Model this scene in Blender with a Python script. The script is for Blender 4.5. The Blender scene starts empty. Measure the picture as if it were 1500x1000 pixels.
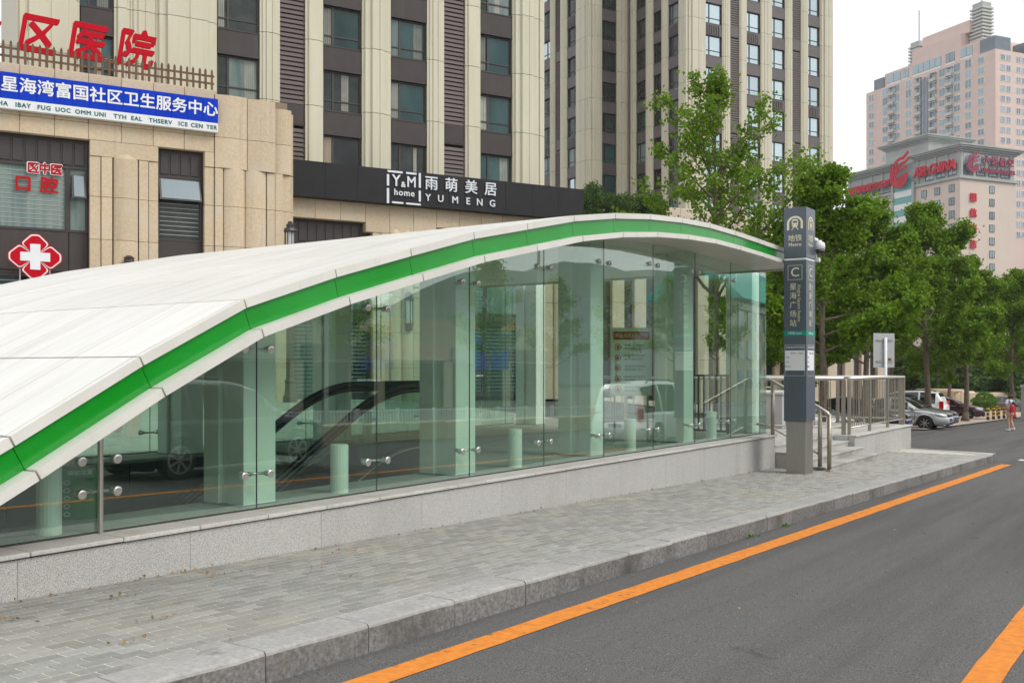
import bpy, math, random
import numpy as np
from mathutils import Vector, Matrix
R = math.radians
random.seed(7)
S = bpy.context.scene
COL = S.collection
# world axes: X = along the street, Y = from the road towards the buildings, Z up; camera stands at x=0, y=0
TH = 34.445
ZC = 1.55
# ------------------------------------------------------------------ camera, sky, sun, exposure
cd = bpy.data.cameras.new('camera'); cam = bpy.data.objects.new('camera', cd); COL.objects.link(cam)
cam.location = (0, 0, ZC); cam.rotation_euler = (R(90), 0, R(TH - 90))
cd.lens = 35.0; cd.sensor_width = 36.0; cd.shift_y = 0.0267; cd.clip_start = 0.05; cd.clip_end = 6000
S.camera = cam
W = bpy.data.worlds.new("World"); S.world = W; W.use_nodes = True
SUN_EL, SUN_AZ = 44.0, -78.0          # azimuth in degrees, counter-clockwise from +X
def sky_nodes():
    nt = W.node_tree; N = nt.nodes; L = nt.links; N.clear()
    out = N.new('ShaderNodeOutputWorld'); bg = N.new('ShaderNodeBackground'); L.new(bg.outputs[0], out.inputs[0])
    bg.inputs[1].default_value = 0.1
    sky = N.new('ShaderNodeTexSky'); sky.sky_type = 'NISHITA'; sky.sun_disc = False
    sky.sun_elevation = R(SUN_EL); sky.sun_rotation = R(90 - SUN_AZ); sky.dust_density = 4; sky.ozone_density = 1.0
    hs = N.new('ShaderNodeHueSaturation'); hs.inputs['Saturation'].default_value = 0.25; L.new(sky.outputs[0], hs.inputs['Color'])
    tc = N.new('ShaderNodeTexCoord'); mp = N.new('ShaderNodeMapping'); mp.inputs['Scale'].default_value = (1, 1, 2.5)
    L.new(tc.outputs['Generated'], mp.inputs[0])
    nz = N.new('ShaderNodeTexNoise'); nz.inputs['Scale'].default_value = 2.2; nz.inputs['Detail'].default_value = 5
    L.new(mp.outputs[0], nz.inputs['Vector'])
    cr = N.new('ShaderNodeValToRGB'); cr.color_ramp.elements[0].position = 0.3; cr.color_ramp.elements[1].position = 0.75
    cr.color_ramp.elements[0].color = (8.6, 8.8, 9.1, 1); cr.color_ramp.elements[1].color = (10.6, 10.6, 10.6, 1)
    L.new(nz.outputs['Fac'], cr.inputs[0])
    mx = N.new('ShaderNodeMix'); mx.data_type = 'RGBA'; mx.inputs[0].default_value = 0.88
    L.new(hs.outputs[0], mx.inputs[6]); L.new(cr.outputs[0], mx.inputs[7]); L.new(mx.outputs[2], bg.inputs[0])
sky_nodes()
sd = bpy.data.lights.new('sun', 'SUN'); so = bpy.data.objects.new('sun', sd); COL.objects.link(so)
sd.energy = 1.35; sd.angle = R(24); sd.color = (1, 0.96, 0.9)
so.rotation_euler = Vector((math.cos(R(SUN_EL)) * math.cos(R(SUN_AZ)), math.cos(R(SUN_EL)) * math.sin(R(SUN_AZ)), math.sin(R(SUN_EL)))).to_track_quat('Z', 'Y').to_euler()
S.view_settings.view_transform = 'Standard'; S.view_settings.look = 'None'; S.view_settings.gamma = 1
S.view_settings.exposure = 0.38
S.view_settings.use_curve_mapping = False
S.cycles.max_bounces = 8; S.cycles.transparent_max_bounces = 24; S.cycles.caustics_reflective = False; S.cycles.caustics_refractive = False
try: S.cycles.use_denoising = True
except Exception: pass

# ------------------------------------------------------------------ materials
MATS = {}
def M(name, c1, c2=None, scale=4.0, rough=0.65, metal=0.0, bump=0.0, bscale=None, rnd=0.0, isl=0.0, detail=4, lo=0.35, hi=0.65, c3=None, s3=0.6, l3=0.5, h3=0.62, coat=0.0, spec=0.5, stretch=None, emit=None):
    if name in MATS: return MATS[name]
    m = bpy.data.materials.new(name); m.use_nodes = True; nt = m.node_tree; N = nt.nodes; L = nt.links
    b = N['Principled BSDF']; b.inputs['Roughness'].default_value = rough; b.inputs['Metallic'].default_value = metal
    b.inputs['Specular IOR Level'].default_value = spec
    if coat: b.inputs['Coat Weight'].default_value = coat; b.inputs['Coat Roughness'].default_value = 0.04
    geo = N.new('ShaderNodeNewGeometry'); vec = geo.outputs['Position']
    if stretch:
        mp = N.new('ShaderNodeMapping'); mp.inputs['Scale'].default_value = stretch; L.new(vec, mp.inputs[0]); vec = mp.outputs[0]
    col = None
    def noise(sc, dt=detail):
        n = N.new('ShaderNodeTexNoise'); n.inputs['Scale'].default_value = sc; n.inputs['Detail'].default_value = dt; n.inputs['Roughness'].default_value = 0.6
        L.new(vec, n.inputs['Vector']); return n
    def ramp(src, a, z):
        r = N.new('ShaderNodeMapRange'); r.inputs[1].default_value = a; r.inputs[2].default_value = z; L.new(src, r.inputs[0]); return r.outputs[0]
    def mix(f, a, bb):
        x = N.new('ShaderNodeMix'); x.data_type = 'RGBA'; L.new(f, x.inputs[0])
        for v, i in ((a, 6), (bb, 7)):
            if isinstance(v, tuple): x.inputs[i].default_value = (*v, 1)
            else: L.new(v, x.inputs[i])
        return x.outputs[2]
    if c2:
        col = mix(ramp(noise(scale).outputs['Fac'], lo, hi), c1, c2)
        if c3: col = mix(ramp(noise(s3, 6).outputs['Fac'], l3, h3), col, c3)
    for amt, src in ((rnd, 'obj'), (isl, 'isl')):
        if amt:
            if src == 'obj': o = N.new('ShaderNodeObjectInfo').outputs['Random']
            else: o = geo.outputs['Random Per Island']
            mr = N.new('ShaderNodeMapRange'); mr.inputs[3].default_value = 1 - amt; mr.inputs[4].default_value = 1 + amt; L.new(o, mr.inputs[0])
            h = N.new('ShaderNodeHueSaturation'); L.new(mr.outputs[0], h.inputs['Value'])
            if col is None: h.inputs['Color'].default_value = (*c1, 1)
            else: L.new(col, h.inputs['Color'])
            col = h.outputs[0]
    if col is None: b.inputs['Base Color'].default_value = (*c1, 1)
    else: L.new(col, b.inputs['Base Color'])
    if bump:
        bp = N.new('ShaderNodeBump'); bp.inputs['Strength'].default_value = min(1, bump); bp.inputs['Distance'].default_value = 0.01
        L.new(noise(bscale or scale * 2).outputs['Fac'], bp.inputs['Height']); L.new(bp.outputs[0], b.inputs['Normal'])
    if emit: b.inputs['Emission Color'].default_value = (*emit[0], 1); b.inputs['Emission Strength'].default_value = emit[1]
    MATS[name] = m; return m
def overlay(m, color, scale, stretch, lo, hi, amount):
    """wear that stays with the thing: a second, stretched noise mixed over the base colour"""
    nt = m.node_tree; N = nt.nodes; L = nt.links; b = N['Principled BSDF']; inp = b.inputs['Base Color']
    x = N.new('ShaderNodeMix'); x.data_type = 'RGBA'; x.inputs[7].default_value = (*color, 1)
    if inp.is_linked: L.new(inp.links[0].from_socket, x.inputs[6])
    else: x.inputs[6].default_value = inp.default_value
    geo = N.new('ShaderNodeNewGeometry'); mp = N.new('ShaderNodeMapping'); mp.inputs['Scale'].default_value = stretch; L.new(geo.outputs['Position'], mp.inputs[0])
    n = N.new('ShaderNodeTexNoise'); n.inputs['Scale'].default_value = scale; n.inputs['Detail'].default_value = 5; n.inputs['Roughness'].default_value = 0.65; L.new(mp.outputs[0], n.inputs['Vector'])
    r = N.new('ShaderNodeMapRange'); r.inputs[1].default_value = lo; r.inputs[2].default_value = hi; r.inputs[4].default_value = amount; L.new(n.outputs['Fac'], r.inputs[0])
    L.new(r.outputs[0], x.inputs[0]); L.new(x.outputs[2], inp)
def glass_mat(name, tint, ior=1.5, rough=0.0):
    m = bpy.data.materials.new(name); m.use_nodes = True; nt = m.node_tree; N = nt.nodes; L = nt.links; N.remove(N['Principled BSDF'])
    t = N.new('ShaderNodeBsdfTransparent'); t.inputs[0].default_value = (*tint, 1)
    g = N.new('ShaderNodeBsdfGlossy'); g.inputs['Roughness'].default_value = rough; g.inputs['Color'].default_value = (0.95, 1, 0.98, 1)
    f = N.new('ShaderNodeFresnel')
    gb = N.new('ShaderNodeNewGeometry'); mr = N.new('ShaderNodeMapRange'); mr.inputs[3].default_value = ior; mr.inputs[4].default_value = 1 / ior
    L.new(gb.outputs['Backfacing'], mr.inputs[0]); L.new(mr.outputs[0], f.inputs[0])   # both sides of the sheet mirror alike
    x = N.new('ShaderNodeMixShader'); L.new(f.outputs[0], x.inputs[0]); L.new(t.outputs[0], x.inputs[1]); L.new(g.outputs[0], x.inputs[2])
    L.new(x.outputs[0], N['Material Output'].inputs[0]); return m
def leaf_mat(name, c1, c2, tr=0.35):
    m = bpy.data.materials.new(name); m.use_nodes = True; nt = m.node_tree; N = nt.nodes; L = nt.links
    b = N['Principled BSDF']; b.inputs['Roughness'].default_value = 0.55; b.inputs['Specular IOR Level'].default_value = 0.3
    geo = N.new('ShaderNodeNewGeometry'); x = N.new('ShaderNodeMix'); x.data_type = 'RGBA'
    x.inputs[6].default_value = (*c1, 1); x.inputs[7].default_value = (*c2, 1); L.new(geo.outputs['Random Per Island'], x.inputs[0])
    L.new(x.outputs[2], b.inputs['Base Color'])
    t = N.new('ShaderNodeBsdfTranslucent'); L.new(x.outputs[2], t.inputs[0])
    ms = N.new('ShaderNodeMixShader'); ms.inputs[0].default_value = tr
    L.new(b.outputs[0], ms.inputs[1]); L.new(t.outputs[0], ms.inputs[2]); L.new(ms.outputs[0], N['Material Output'].inputs[0]); return m

cream = M('cream_cladding', (0.645, 0.615, 0.475), (0.59, 0.56, 0.43), 0.7, 0.6, rnd=0.03, stretch=(3, 3, 0.35), lo=0.3, hi=0.75)
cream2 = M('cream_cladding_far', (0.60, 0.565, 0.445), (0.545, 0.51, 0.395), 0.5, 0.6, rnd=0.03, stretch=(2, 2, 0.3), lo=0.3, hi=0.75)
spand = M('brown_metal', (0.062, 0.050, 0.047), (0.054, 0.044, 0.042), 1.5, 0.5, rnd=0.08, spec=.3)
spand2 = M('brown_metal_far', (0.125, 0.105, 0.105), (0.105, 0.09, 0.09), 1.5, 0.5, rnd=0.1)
frame_m = M('dark_frame', (0.045, 0.036, 0.034), rough=0.4)
tan = M('tan_stone', (0.63, 0.505, 0.35), (0.54, 0.43, 0.295), 9.0, 0.75, bump=0.15, bscale=60, rnd=0.06, c3=(0.58, 0.50, 0.385), s3=1.1, l3=.45, h3=.75)
tan_d = M('tan_stone_joint', (0.25, 0.19, 0.13), rough=0.9)
roofw = M('white_roof_panel', (0.76, 0.755, 0.72), (0.69, 0.685, 0.645), 1.6, 0.4, rnd=0.045, c3=(0.52, 0.505, 0.45), s3=1.1, l3=0.48, h3=0.85, stretch=(.35, 3.5, .35))
lipw = M('white_lip', (0.72, 0.71, 0.665), (0.66, 0.65, 0.60), 2, 0.4, rnd=0.03)
seam_m = M('roof_seam', (0.055, 0.053, 0.05), rough=0.9)
green_m = M('green_panel', (0.003, 0.24, 0.012), (0.005, 0.27, 0.02), 1.0, 0.16, spec=0.5, rnd=0.03)
soffit_m = M('soffit_panel', (0.70, 0.66, 0.58), rough=0.5, rnd=0.02)
colw = M('white_column_paint', (0.88, 0.91, 0.83), (0.85, 0.88, 0.80), 2, 0.4)
granite = M('granite_panel', (0.56, 0.55, 0.525), (0.25, 0.25, 0.245), 140, 0.75, detail=2, lo=0.42, hi=0.62, c3=(0.33, 0.32, 0.305), s3=0.9, l3=0.56, h3=0.85, rnd=0.04)
granite_c = M('granite_coping', (0.60, 0.585, 0.55), (0.46, 0.45, 0.425), 60, 0.7, rnd=0.05, c3=(0.47, 0.44, 0.39), s3=3.0)
granite_s = M('granite_step', (0.47, 0.455, 0.425), (0.38, 0.37, 0.345), 30, 0.7, rnd=0.05, c3=(0.30, 0.285, 0.26), s3=1.4)
kerb_m = M('kerb_stone', (0.40, 0.395, 0.38), (0.30, 0.295, 0.28), 25, 0.85, bump=0.5, bscale=60, rnd=0.06, c3=(0.30, 0.29, 0.275), s3=2.0, l3=0.5, h3=0.7)
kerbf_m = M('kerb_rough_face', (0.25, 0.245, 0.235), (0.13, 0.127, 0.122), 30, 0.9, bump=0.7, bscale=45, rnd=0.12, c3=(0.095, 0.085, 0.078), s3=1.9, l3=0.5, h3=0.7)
mortar_m = M('mortar', (0.56, 0.54, 0.485), (0.45, 0.43, 0.375), 9, 0.95)
paver_m = M('paver_brick', (0.325, 0.325, 0.30), (0.275, 0.275, 0.258), 30, 0.9, bump=0.3, bscale=90, rnd=0.17, isl=0.17, c3=(0.36, 0.335, 0.27), s3=0.8, l3=.5, h3=.8)
asph = M('asphalt', (0.060, 0.059, 0.057), (0.215, 0.211, 0.202), 105, 0.9, spec=.3, bump=0.5, bscale=100, detail=3, lo=0.38, hi=0.72)
orange_m = M('orange_paint', (0.75, 0.265, 0.042), (0.60, 0.205, 0.036), 14, 0.8, spec=.2, bump=0.4, bscale=100, c3=(0.25, 0.11, 0.045), s3=9, l3=0.61, h3=0.70)
whitep = M('white_road_paint', (0.74, 0.73, 0.70), rough=0.7)
plaza_m = M('plaza_paving', (0.46, 0.44, 0.39), (0.38, 0.36, 0.315), 3, 0.85)
park_m = M('pink_paving', (0.50, 0.41, 0.35), (0.42, 0.345, 0.295), 2, 0.85)
dirt_m = M('dirt', (0.09, 0.10, 0.05), rough=1)
steel = M('brushed_steel', (0.56, 0.53, 0.475), (0.51, 0.48, 0.43), 30, 0.36, metal=0.9, stretch=(4, 4, .15))
steel_d = M('dull_steel_rail', (0.40, 0.36, 0.30), (0.33, 0.295, 0.245), 30, 0.38, metal=0.75)
chrome = M('chrome', (0.75, 0.75, 0.73), rough=0.12, metal=1.0)
pyl = M('slate_blue_panel', (0.083, 0.107, 0.132), (0.078, 0.10, 0.124), 1.5, 0.28)
cream_t = M('cream_print', (0.74, 0.70, 0.47), rough=0.5)
white_t = M('white_print', (0.82, 0.83, 0.84), rough=0.5)
teal_t = M('teal_print', (0.0, 0.27, 0.21), rough=0.5)
blue_s = M('blue_sign', (0.002, 0.040, 0.50), rough=0.6, rnd=0.05, spec=.12)
white_s = M('white_sign', (0.78, 0.80, 0.82), rough=0.45)
red_s = M('red_sign', (0.50, 0.002, 0.014), rough=0.7, spec=.12)
redp = M('red_print', (0.46, 0.008, 0.014), rough=0.6, spec=.15)
dteal = M('dark_teal_print', (0.0, 0.12, 0.12), rough=0.5)
blk_s = M('black_sign', (0.011, 0.011, 0.012), (0.015, 0.015, 0.016), 1.2, 0.55, rnd=0.1, spec=.3)
silver_t = M('pale_letter', (0.74, 0.77, 0.82), rough=0.4)
wood = M('brown_picket', (0.17, 0.095, 0.05), (0.12, 0.07, 0.04), 6, 0.8, rnd=0.15)
bark = M('bark', (0.19, 0.15, 0.11), (0.10, 0.08, 0.06), 14, 0.95, bump=0.6, bscale=30, stretch=(1, 1, 0.4))
leafA = leaf_mat('ginkgo_leaf', (0.095, 0.195, 0.008), (0.22, 0.36, 0.018), .42)
leafB = leaf_mat('dark_leaf', (0.045, 0.10, 0.018), (0.09, 0.17, 0.03))
leafC = leaf_mat('hedge_leaf', (0.085, 0.19, 0.015), (0.15, 0.29, 0.03))
leafD = leaf_mat('dry_leaf', (0.36, 0.22, 0.10), (0.40, 0.30, 0.16), 0.1)
pane_teal = M('pane_teal', (0.016, 0.050, 0.055), (0.040, 0.095, 0.095), 0.8, 0.06, spec=0.38, rnd=0.45, stretch=(1, 1, .5))
pane_dark = M('pane_dark', (0.012, 0.018, 0.018), (0.04, 0.052, 0.046), 1.2, 0.06, spec=0.38, rnd=0.35)
pane_curt = M('pane_curtain', (0.40, 0.31, 0.22), (0.30, 0.22, 0.15), 1.2, 0.12, spec=0.6, rnd=0.2, stretch=(6, 6, 0.3))
pane_pale = M('pane_pale', (0.20, 0.25, 0.23), (0.10, 0.15, 0.145), 0.9, 0.08, spec=0.35, rnd=0.3, stretch=(5, 5, 0.3))
curt_m = M('curtain_cloth', (0.33, 0.34, 0.29), (0.26, 0.27, 0.235), 2, .8, rnd=.35)
pane_sky = M('pane_mirror', (0.48, 0.585, 0.61), rough=0.05, metal=0.85, rnd=0.12)
pane_far = M('pane_far', (0.24, 0.31, 0.34), rough=0.15, metal=0.35, rnd=0.35)
louv = M('brown_louvre', (0.125, 0.10, 0.096), rough=0.6, rnd=0.06, spec=.3)
pinkm = M('pink_cladding', (0.70, 0.535, 0.47), (0.67, 0.505, 0.44), 0.25, 0.7)
hotelm = M('beige_pink_cladding', (0.68, 0.565, 0.485), (0.65, 0.535, 0.455), 0.2, 0.75)
greyst = M('grey_cornice', (0.40, 0.42, 0.40), (0.35, 0.37, 0.355), 0.4, 0.7)
palegl = M('pale_balcony', (0.50, 0.50, 0.46), rough=0.6)
tintgl = M('slate_curtain_glass', (0.09, 0.125, 0.16), (0.12, 0.16, 0.195), 0.4, 0.12, spec=0.7)
bandw = M('white_band', (0.80, 0.80, 0.78), rough=0.6)
tealgl = M('teal_glass', (0.12, 0.36, 0.34), rough=0.15, rnd=0.15)
dark_m = M('dark_void', (0.012, 0.013, 0.013), rough=0.8)
rubber = M('black_rubber', (0.012, 0.012, 0.013), rough=0.45)
tyre_m = M('tyre', (0.022, 0.022, 0.022), rough=0.85)
rim_m = M('alloy_rim', (0.62, 0.62, 0.62), rough=0.3, metal=0.8)
carglass = M('car_glass', (0.018, 0.022, 0.024), rough=0.04, spec=0.9)
shaft_m = M('shaft_panel', (0.20, 0.22, 0.21), (0.175, 0.195, 0.185), 0.8, 0.5, rnd=0.06)
floor_m = M('station_floor', (0.36, 0.365, 0.34), (0.31, 0.315, 0.295), 20, 0.6, rnd=0.05)
signgreen = M('green_board', (0.0, 0.16, 0.045), rough=0.4)
paper = M('cream_board', (0.80, 0.78, 0.68), rough=0.5)
skin_m = M('skin', (0.52, 0.31, 0.215), rough=0.55)
hair_m = M('dark_hair', (0.028, 0.012, 0.010), rough=0.5)
shirt_m = M('pale_shirt', (0.70, 0.73, 0.80), rough=0.8)
short_m = M('pink_shorts', (0.80, 0.42, 0.42), rough=0.8)
redbag = M('red_bag', (0.62, 0.012, 0.018), rough=0.5)
navy_m = M('navy_strap', (0.02, 0.03, 0.06), rough=0.7)
shoe_m = M('white_shoe', (0.8, 0.8, 0.8), rough=0.6)
yel_m = M('yellow_band', (0.80, 0.47, 0.01), rough=0.5)
blkpaint = M('black_paint', (0.02, 0.02, 0.02), rough=0.5)
greypl = M('grey_sign_back', (0.46, 0.47, 0.475), rough=0.45, metal=0.3)
headl = M('headlight_lens', (0.62, 0.65, 0.68), rough=0.08, metal=0.4)
taill = M('tail_light', (0.48, 0.01, 0.012), rough=0.12)
hill_m = M('hill_foliage', (0.055, 0.10, 0.075), (0.075, 0.125, 0.09), 0.02, 1.0)
turq = M('turquoise_roof', (0.03, 0.48, 0.42), rough=0.5)
overlay(asph, (0.062, 0.060, 0.057), 1.4, (.06, 1, 1), .46, .68, .65); overlay(asph, (0.028, 0.027, 0.026), 1.1, (1, 1, 1), .66, .74, .7); overlay(asph, (0.20, 0.195, 0.185), .5, (.1, 1, 1), .56, .75, .35)
overlay(paver_m, (0.17, 0.165, 0.15), 1.6, (1, 1, 1), .58, .72, .45); overlay(paver_m, (0.42, 0.39, 0.33), 2.6, (.6, 1, 1), .62, .74, .5); overlay(paver_m, (0.40, 0.26, 0.15), 3.1, (1, 1, 1), .66, .76, .5)
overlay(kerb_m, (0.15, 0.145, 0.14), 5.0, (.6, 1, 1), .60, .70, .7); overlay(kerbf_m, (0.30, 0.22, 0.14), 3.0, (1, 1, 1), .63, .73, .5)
overlay(granite, (0.30, 0.285, 0.26), 3.0, (1, 1, .12), .54, .75, .45); overlay(granite, (0.40, 0.30, 0.21), 1.7, (1, 1, 1), .64, .78, .5)
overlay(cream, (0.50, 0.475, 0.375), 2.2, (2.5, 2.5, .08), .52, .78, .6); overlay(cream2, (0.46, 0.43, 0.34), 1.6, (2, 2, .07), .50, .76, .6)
overlay(tan, (0.36, 0.29, 0.21), 2.6, (2, 2, .15), .56, .78, .45); overlay(lipw, (0.46, 0.44, 0.38), 3.5, (1.5, 1.5, .5), .58, .76, .45)
overlay(green_m, (0.03, 0.30, 0.06), 2.5, (.5, .5, 2), .5, .8, .5); overlay(spand, (0.085, 0.074, 0.068), 2.0, (2, 2, .3), .52, .75, .6)
overlay(white_s, (0.62, 0.62, 0.60), 2.0, (1, 1, .3), .52, .75, .5); overlay(pinkm, (0.60, 0.47, 0.42), .25, (1, 1, .12), .5, .75, .5); overlay(hotelm, (0.58, 0.49, 0.43), .3, (1, 1, .1), .5, .75, .5)
glass_main = glass_mat('entrance_glass', (0.87, 0.975, 0.925), 2.15)
glass_esc = glass_mat('balustrade_glass', (0.80, 0.86, 0.84))

# ------------------------------------------------------------------ mesh building helpers
class MB:
    def __init__(s, *mats): s.v = []; s.f = []; s.m = []; s.mats = list(mats)
    def mi(s, m):
        if m is None: return 0
        if m not in s.mats: s.mats.append(m)
        return s.mats.index(m)
    def add(s, vs, fs, m=None):
        b = len(s.v); s.v += [tuple(p) for p in vs]; k = s.mi(m)
        for f in fs: s.f.append(tuple(i + b for i in f)); s.m.append(k)
        return s
    def box(s, x0, x1, y0, y1, z0, z1, m=None):
        return s.add([(x0, y0, z0), (x1, y0, z0), (x1, y1, z0), (x0, y1, z0), (x0, y0, z1), (x1, y0, z1), (x1, y1, z1), (x0, y1, z1)],
                     [(0, 3, 2, 1), (4, 5, 6, 7), (0, 1, 5, 4), (1, 2, 6, 5), (2, 3, 7, 6), (3, 0, 4, 7)], m)
    def cbox(s, x0, x1, y0, y1, z0, z1, c=0.01, m=None):
        vs = []; idx = {}
        for sx in (0, 1):
            for sy in (0, 1):
                for sz in (0, 1):
                    P = [(x0, x1)[sx], (y0, y1)[sy], (z0, z1)[sz]]; D = [(c, -c)[sx], (c, -c)[sy], (c, -c)[sz]]
                    for a in range(3):
                        q = [P[i] + (D[i] if i != a else 0) for i in range(3)]; idx[(sx, sy, sz, a)] = len(vs); vs.append(q)
        fs = []
        for a in range(3):
            o = [i for i in range(3) if i != a]
            for sa in (0, 1):
                def k(p, q): t = [0, 0, 0]; t[a] = sa; t[o[0]] = p; t[o[1]] = q; return idx[(*t, a)]
                fs.append((k(0, 0), k(1, 0), k(1, 1), k(0, 1)))
        for e in range(3):
            o = [i for i in range(3) if i != e]
            for p in (0, 1):
                for q in (0, 1):
                    def k2(se, a): t = [0, 0, 0]; t[e] = se; t[o[0]] = p; t[o[1]] = q; return idx[(*t, a)]
                    fs.append((k2(0, o[0]), k2(1, o[0]), k2(1, o[1]), k2(0, o[1])))
        for sx in (0, 1):
            for sy in (0, 1):
                for sz in (0, 1): fs.append(tuple(idx[(sx, sy, sz, a)] for a in range(3)))
        return s.add(vs, fs, m)
    def extr(s, prof, vec, m=None, cap=True):
        n = len(prof); v = Vector(vec); a = [Vector(p) for p in prof]
        fs = [(i, (i + 1) % n, n + (i + 1) % n, n + i) for i in range(n)]
        if cap: fs += [tuple(range(n - 1, -1, -1)), tuple(range(n, 2 * n))]
        return s.add(a + [p + v for p in a], fs, m)
    def tube(s, pts, r, seg=8, m=None, cap=True, r1=None):
        P = [Vector(p) for p in pts]; n = len(P); vs = []; fs = []
        ref = None
        for i, p in enumerate(P):
            t = (P[min(i + 1, n - 1)] - P[max(i - 1, 0)]).normalized()
            if ref is None: ref = t.orthogonal().normalized()
            ref = (ref - t * ref.dot(t)).normalized(); bi = t.cross(ref)
            rr = r if r1 is None else r + (r1 - r) * i / (n - 1)
            for k in range(seg): an = 2 * math.pi * k / seg; vs.append(p + ref * math.cos(an) * rr + bi * math.sin(an) * rr)
        for i in range(n - 1):
            for k in range(seg): fs.append((i * seg + k, i * seg + (k + 1) % seg, (i + 1) * seg + (k + 1) % seg, (i + 1) * seg + k))
        if cap: fs += [tuple(range(seg - 1, -1, -1)), tuple((n - 1) * seg + k for k in range(seg))]
        return s.add(vs, fs, m)
    def lathe(s, prof, c=(0, 0, 0), seg=12, m=None, axis='z', cap=True):
        vs = []; fs = []
        for r, z in prof:
            for k in range(seg):
                a = 2 * math.pi * k / seg; x, y = r * math.cos(a), r * math.sin(a)
                p = (x, y, z) if axis == 'z' else ((x, z, y) if axis == 'y' else (z, x, y))
                vs.append((p[0] + c[0], p[1] + c[1], p[2] + c[2]))
        for i in range(len(prof) - 1):
            for k in range(seg): fs.append((i * seg + k, i * seg + (k + 1) % seg, (i + 1) * seg + (k + 1) % seg, (i + 1) * seg + k))
        if cap: fs += [tuple(range(seg - 1, -1, -1)), tuple((len(prof) - 1) * seg + k for k in range(seg))]
        return s.add(vs, fs, m)
    def text(s, body, x, z, size, y=0.0, ext=0.01, off=0.0, m=None, align='CENTER', sx=1.0, shear=0.0, rot=0.0, spacing=1.0, line=1.0, bold=0.0, nib=None):
        c = bpy.data.curves.new('t', 'FONT'); c.body = body; c.size = size; c.extrude = ext; c.offset = off; c.align_x = align; c.align_y = 'CENTER'
        c.shear = shear; c.space_character = spacing; c.space_line = line; c.resolution_u = 3
        o = bpy.data.objects.new('t', c); COL.objects.link(o); bpy.context.view_layer.update()
        me = bpy.data.meshes.new_from_object(o.evaluated_get(bpy.context.evaluated_depsgraph_get()))
        cr, sr = math.cos(rot), math.sin(rot)
        K = [(0, 0, 0)] if not bold else [(0, 0, 0), (bold, 0, .0007), (-bold, 0, .0014), (0, bold, .0021), (0, -bold, .0028), (.7 * bold, .7 * bold, .0035), (-.7 * bold, -.7 * bold, .0042), (.7 * bold, -.7 * bold, .0049), (-.7 * bold, .7 * bold, .0056)]
        if nib: K = [(nib[0] * t / 5 + .012 * (t % 2), nib[1] * t / 5, .0007 * (t + 5)) for t in range(-5, 6)]
        for bx, bz, by in K:
          vs = []
          for v in me.vertices:
            a, b, d = v.co.x * sx, v.co.y, v.co.z; a, b = a * cr - b * sr + bx, a * sr + b * cr + bz
            vs.append((x + a, y - d + by, z + b))
          s.add(vs, [tuple(p.vertices) for p in me.polygons], m)
        bpy.data.objects.remove(o); bpy.data.meshes.remove(me); bpy.data.curves.remove(c); return s
    def mesh(s, name, org=(0, 0, 0), smooth=False):
        me = bpy.data.meshes.new(name)
        me.from_pydata([(p[0] - org[0], p[1] - org[1], p[2] - org[2]) for p in s.v], [], s.f)
        for m in s.mats: me.materials.append(m)
        if len(s.mats) > 1: me.polygons.foreach_set('material_index', s.m)
        if smooth: me.polygons.foreach_set('use_smooth', [True] * len(me.polygons))
        me.validate(); me.update(); return me
    def build(s, name, parent=None, org=(0, 0, 0), smooth=False, **kw):
        return link(name, s.mesh(name, org, smooth), parent, **kw)
def link(name, me, parent=None, loc=None, rot=None, label=None, cat=None, group=None, kind=None, scale=None):
    o = bpy.data.objects.new(name, me); COL.objects.link(o)
    if parent is not None: o.parent = parent
    if loc is not None: o.location = loc
    if rot is not None: o.rotation_euler = rot
    if scale is not None: o.scale = scale
    return tag(o, label, cat, group, kind)
def tag(o, label=None, cat=None, group=None, kind=None):
    if label: o['label'] = label
    if cat: o['category'] = cat
    if group: o['group'] = group
    if kind: o['kind'] = kind
    return o
def thing(name, label, cat, loc=(0, 0, 0), rotz=0.0, group=None, kind=None):
    return link(name, None, None, loc, (0, 0, rotz), label, cat, group, kind)
def copy_tree(o, parent=None):
    c = o.copy(); COL.objects.link(c)
    if parent is not None: c.parent = parent
    for ch in list(o.children): copy_tree(ch, c)
    return c

def flatten(p, r):
    """hang the pieces of a turned wall directly on their building"""
    m = Matrix.Translation(p.location) @ Matrix.Rotation(p.rotation_euler.z, 4, 'Z')
    for c in list(p.children):
        mm = m @ Matrix.Translation(c.location) @ c.rotation_euler.to_matrix().to_4x4()
        c.parent = r; c.location = mm.translation; c.rotation_euler = mm.to_euler()
    bpy.data.objects.remove(p)
# ------------------------------------------------------------------ ground
def smooth01(t): t = max(0.0, min(1.0, t)); return t * t * (3 - 2 * t)
def G(s, n):
    g = -0.0215 * max(-60, min(s, 160))
    w = smooth01((n - 14) / 16) * (1 - smooth01((s - 45) / 30))
    return g * (1 - w) + 0.18 * w
def sheet(name, xs, ys, dz, m, skip=None, kind='structure', parent=None):
    mb = MB(m); nx, ny = len(xs), len(ys)
    vs = [(x, y, G(x, y) + dz) for y in ys for x in xs]; fs = []
    for j in range(ny - 1):
        for i in range(nx - 1):
            cx, cy = (xs[i] + xs[i + 1]) / 2, (ys[j] + ys[j + 1]) / 2
            if skip and skip(cx, cy): continue
            k = j * nx + i; fs.append((k, k + 1, k + nx + 1, k + nx))
    mb.add(vs, fs); o = mb.build(name, parent); tag(o, kind=kind); return o
xs = [-1200, -600, -200, -60, -30, -15, -8, -4, 0, 1.2, 3, 6, 9, 12, 15, 18, 19.3, 21, 24, 27, 30, 34, 38, 42, 45, 48, 52, 57, 63, 70, 75, 80, 90, 100, 115, 130, 160, 300, 700, 1200]
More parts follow.
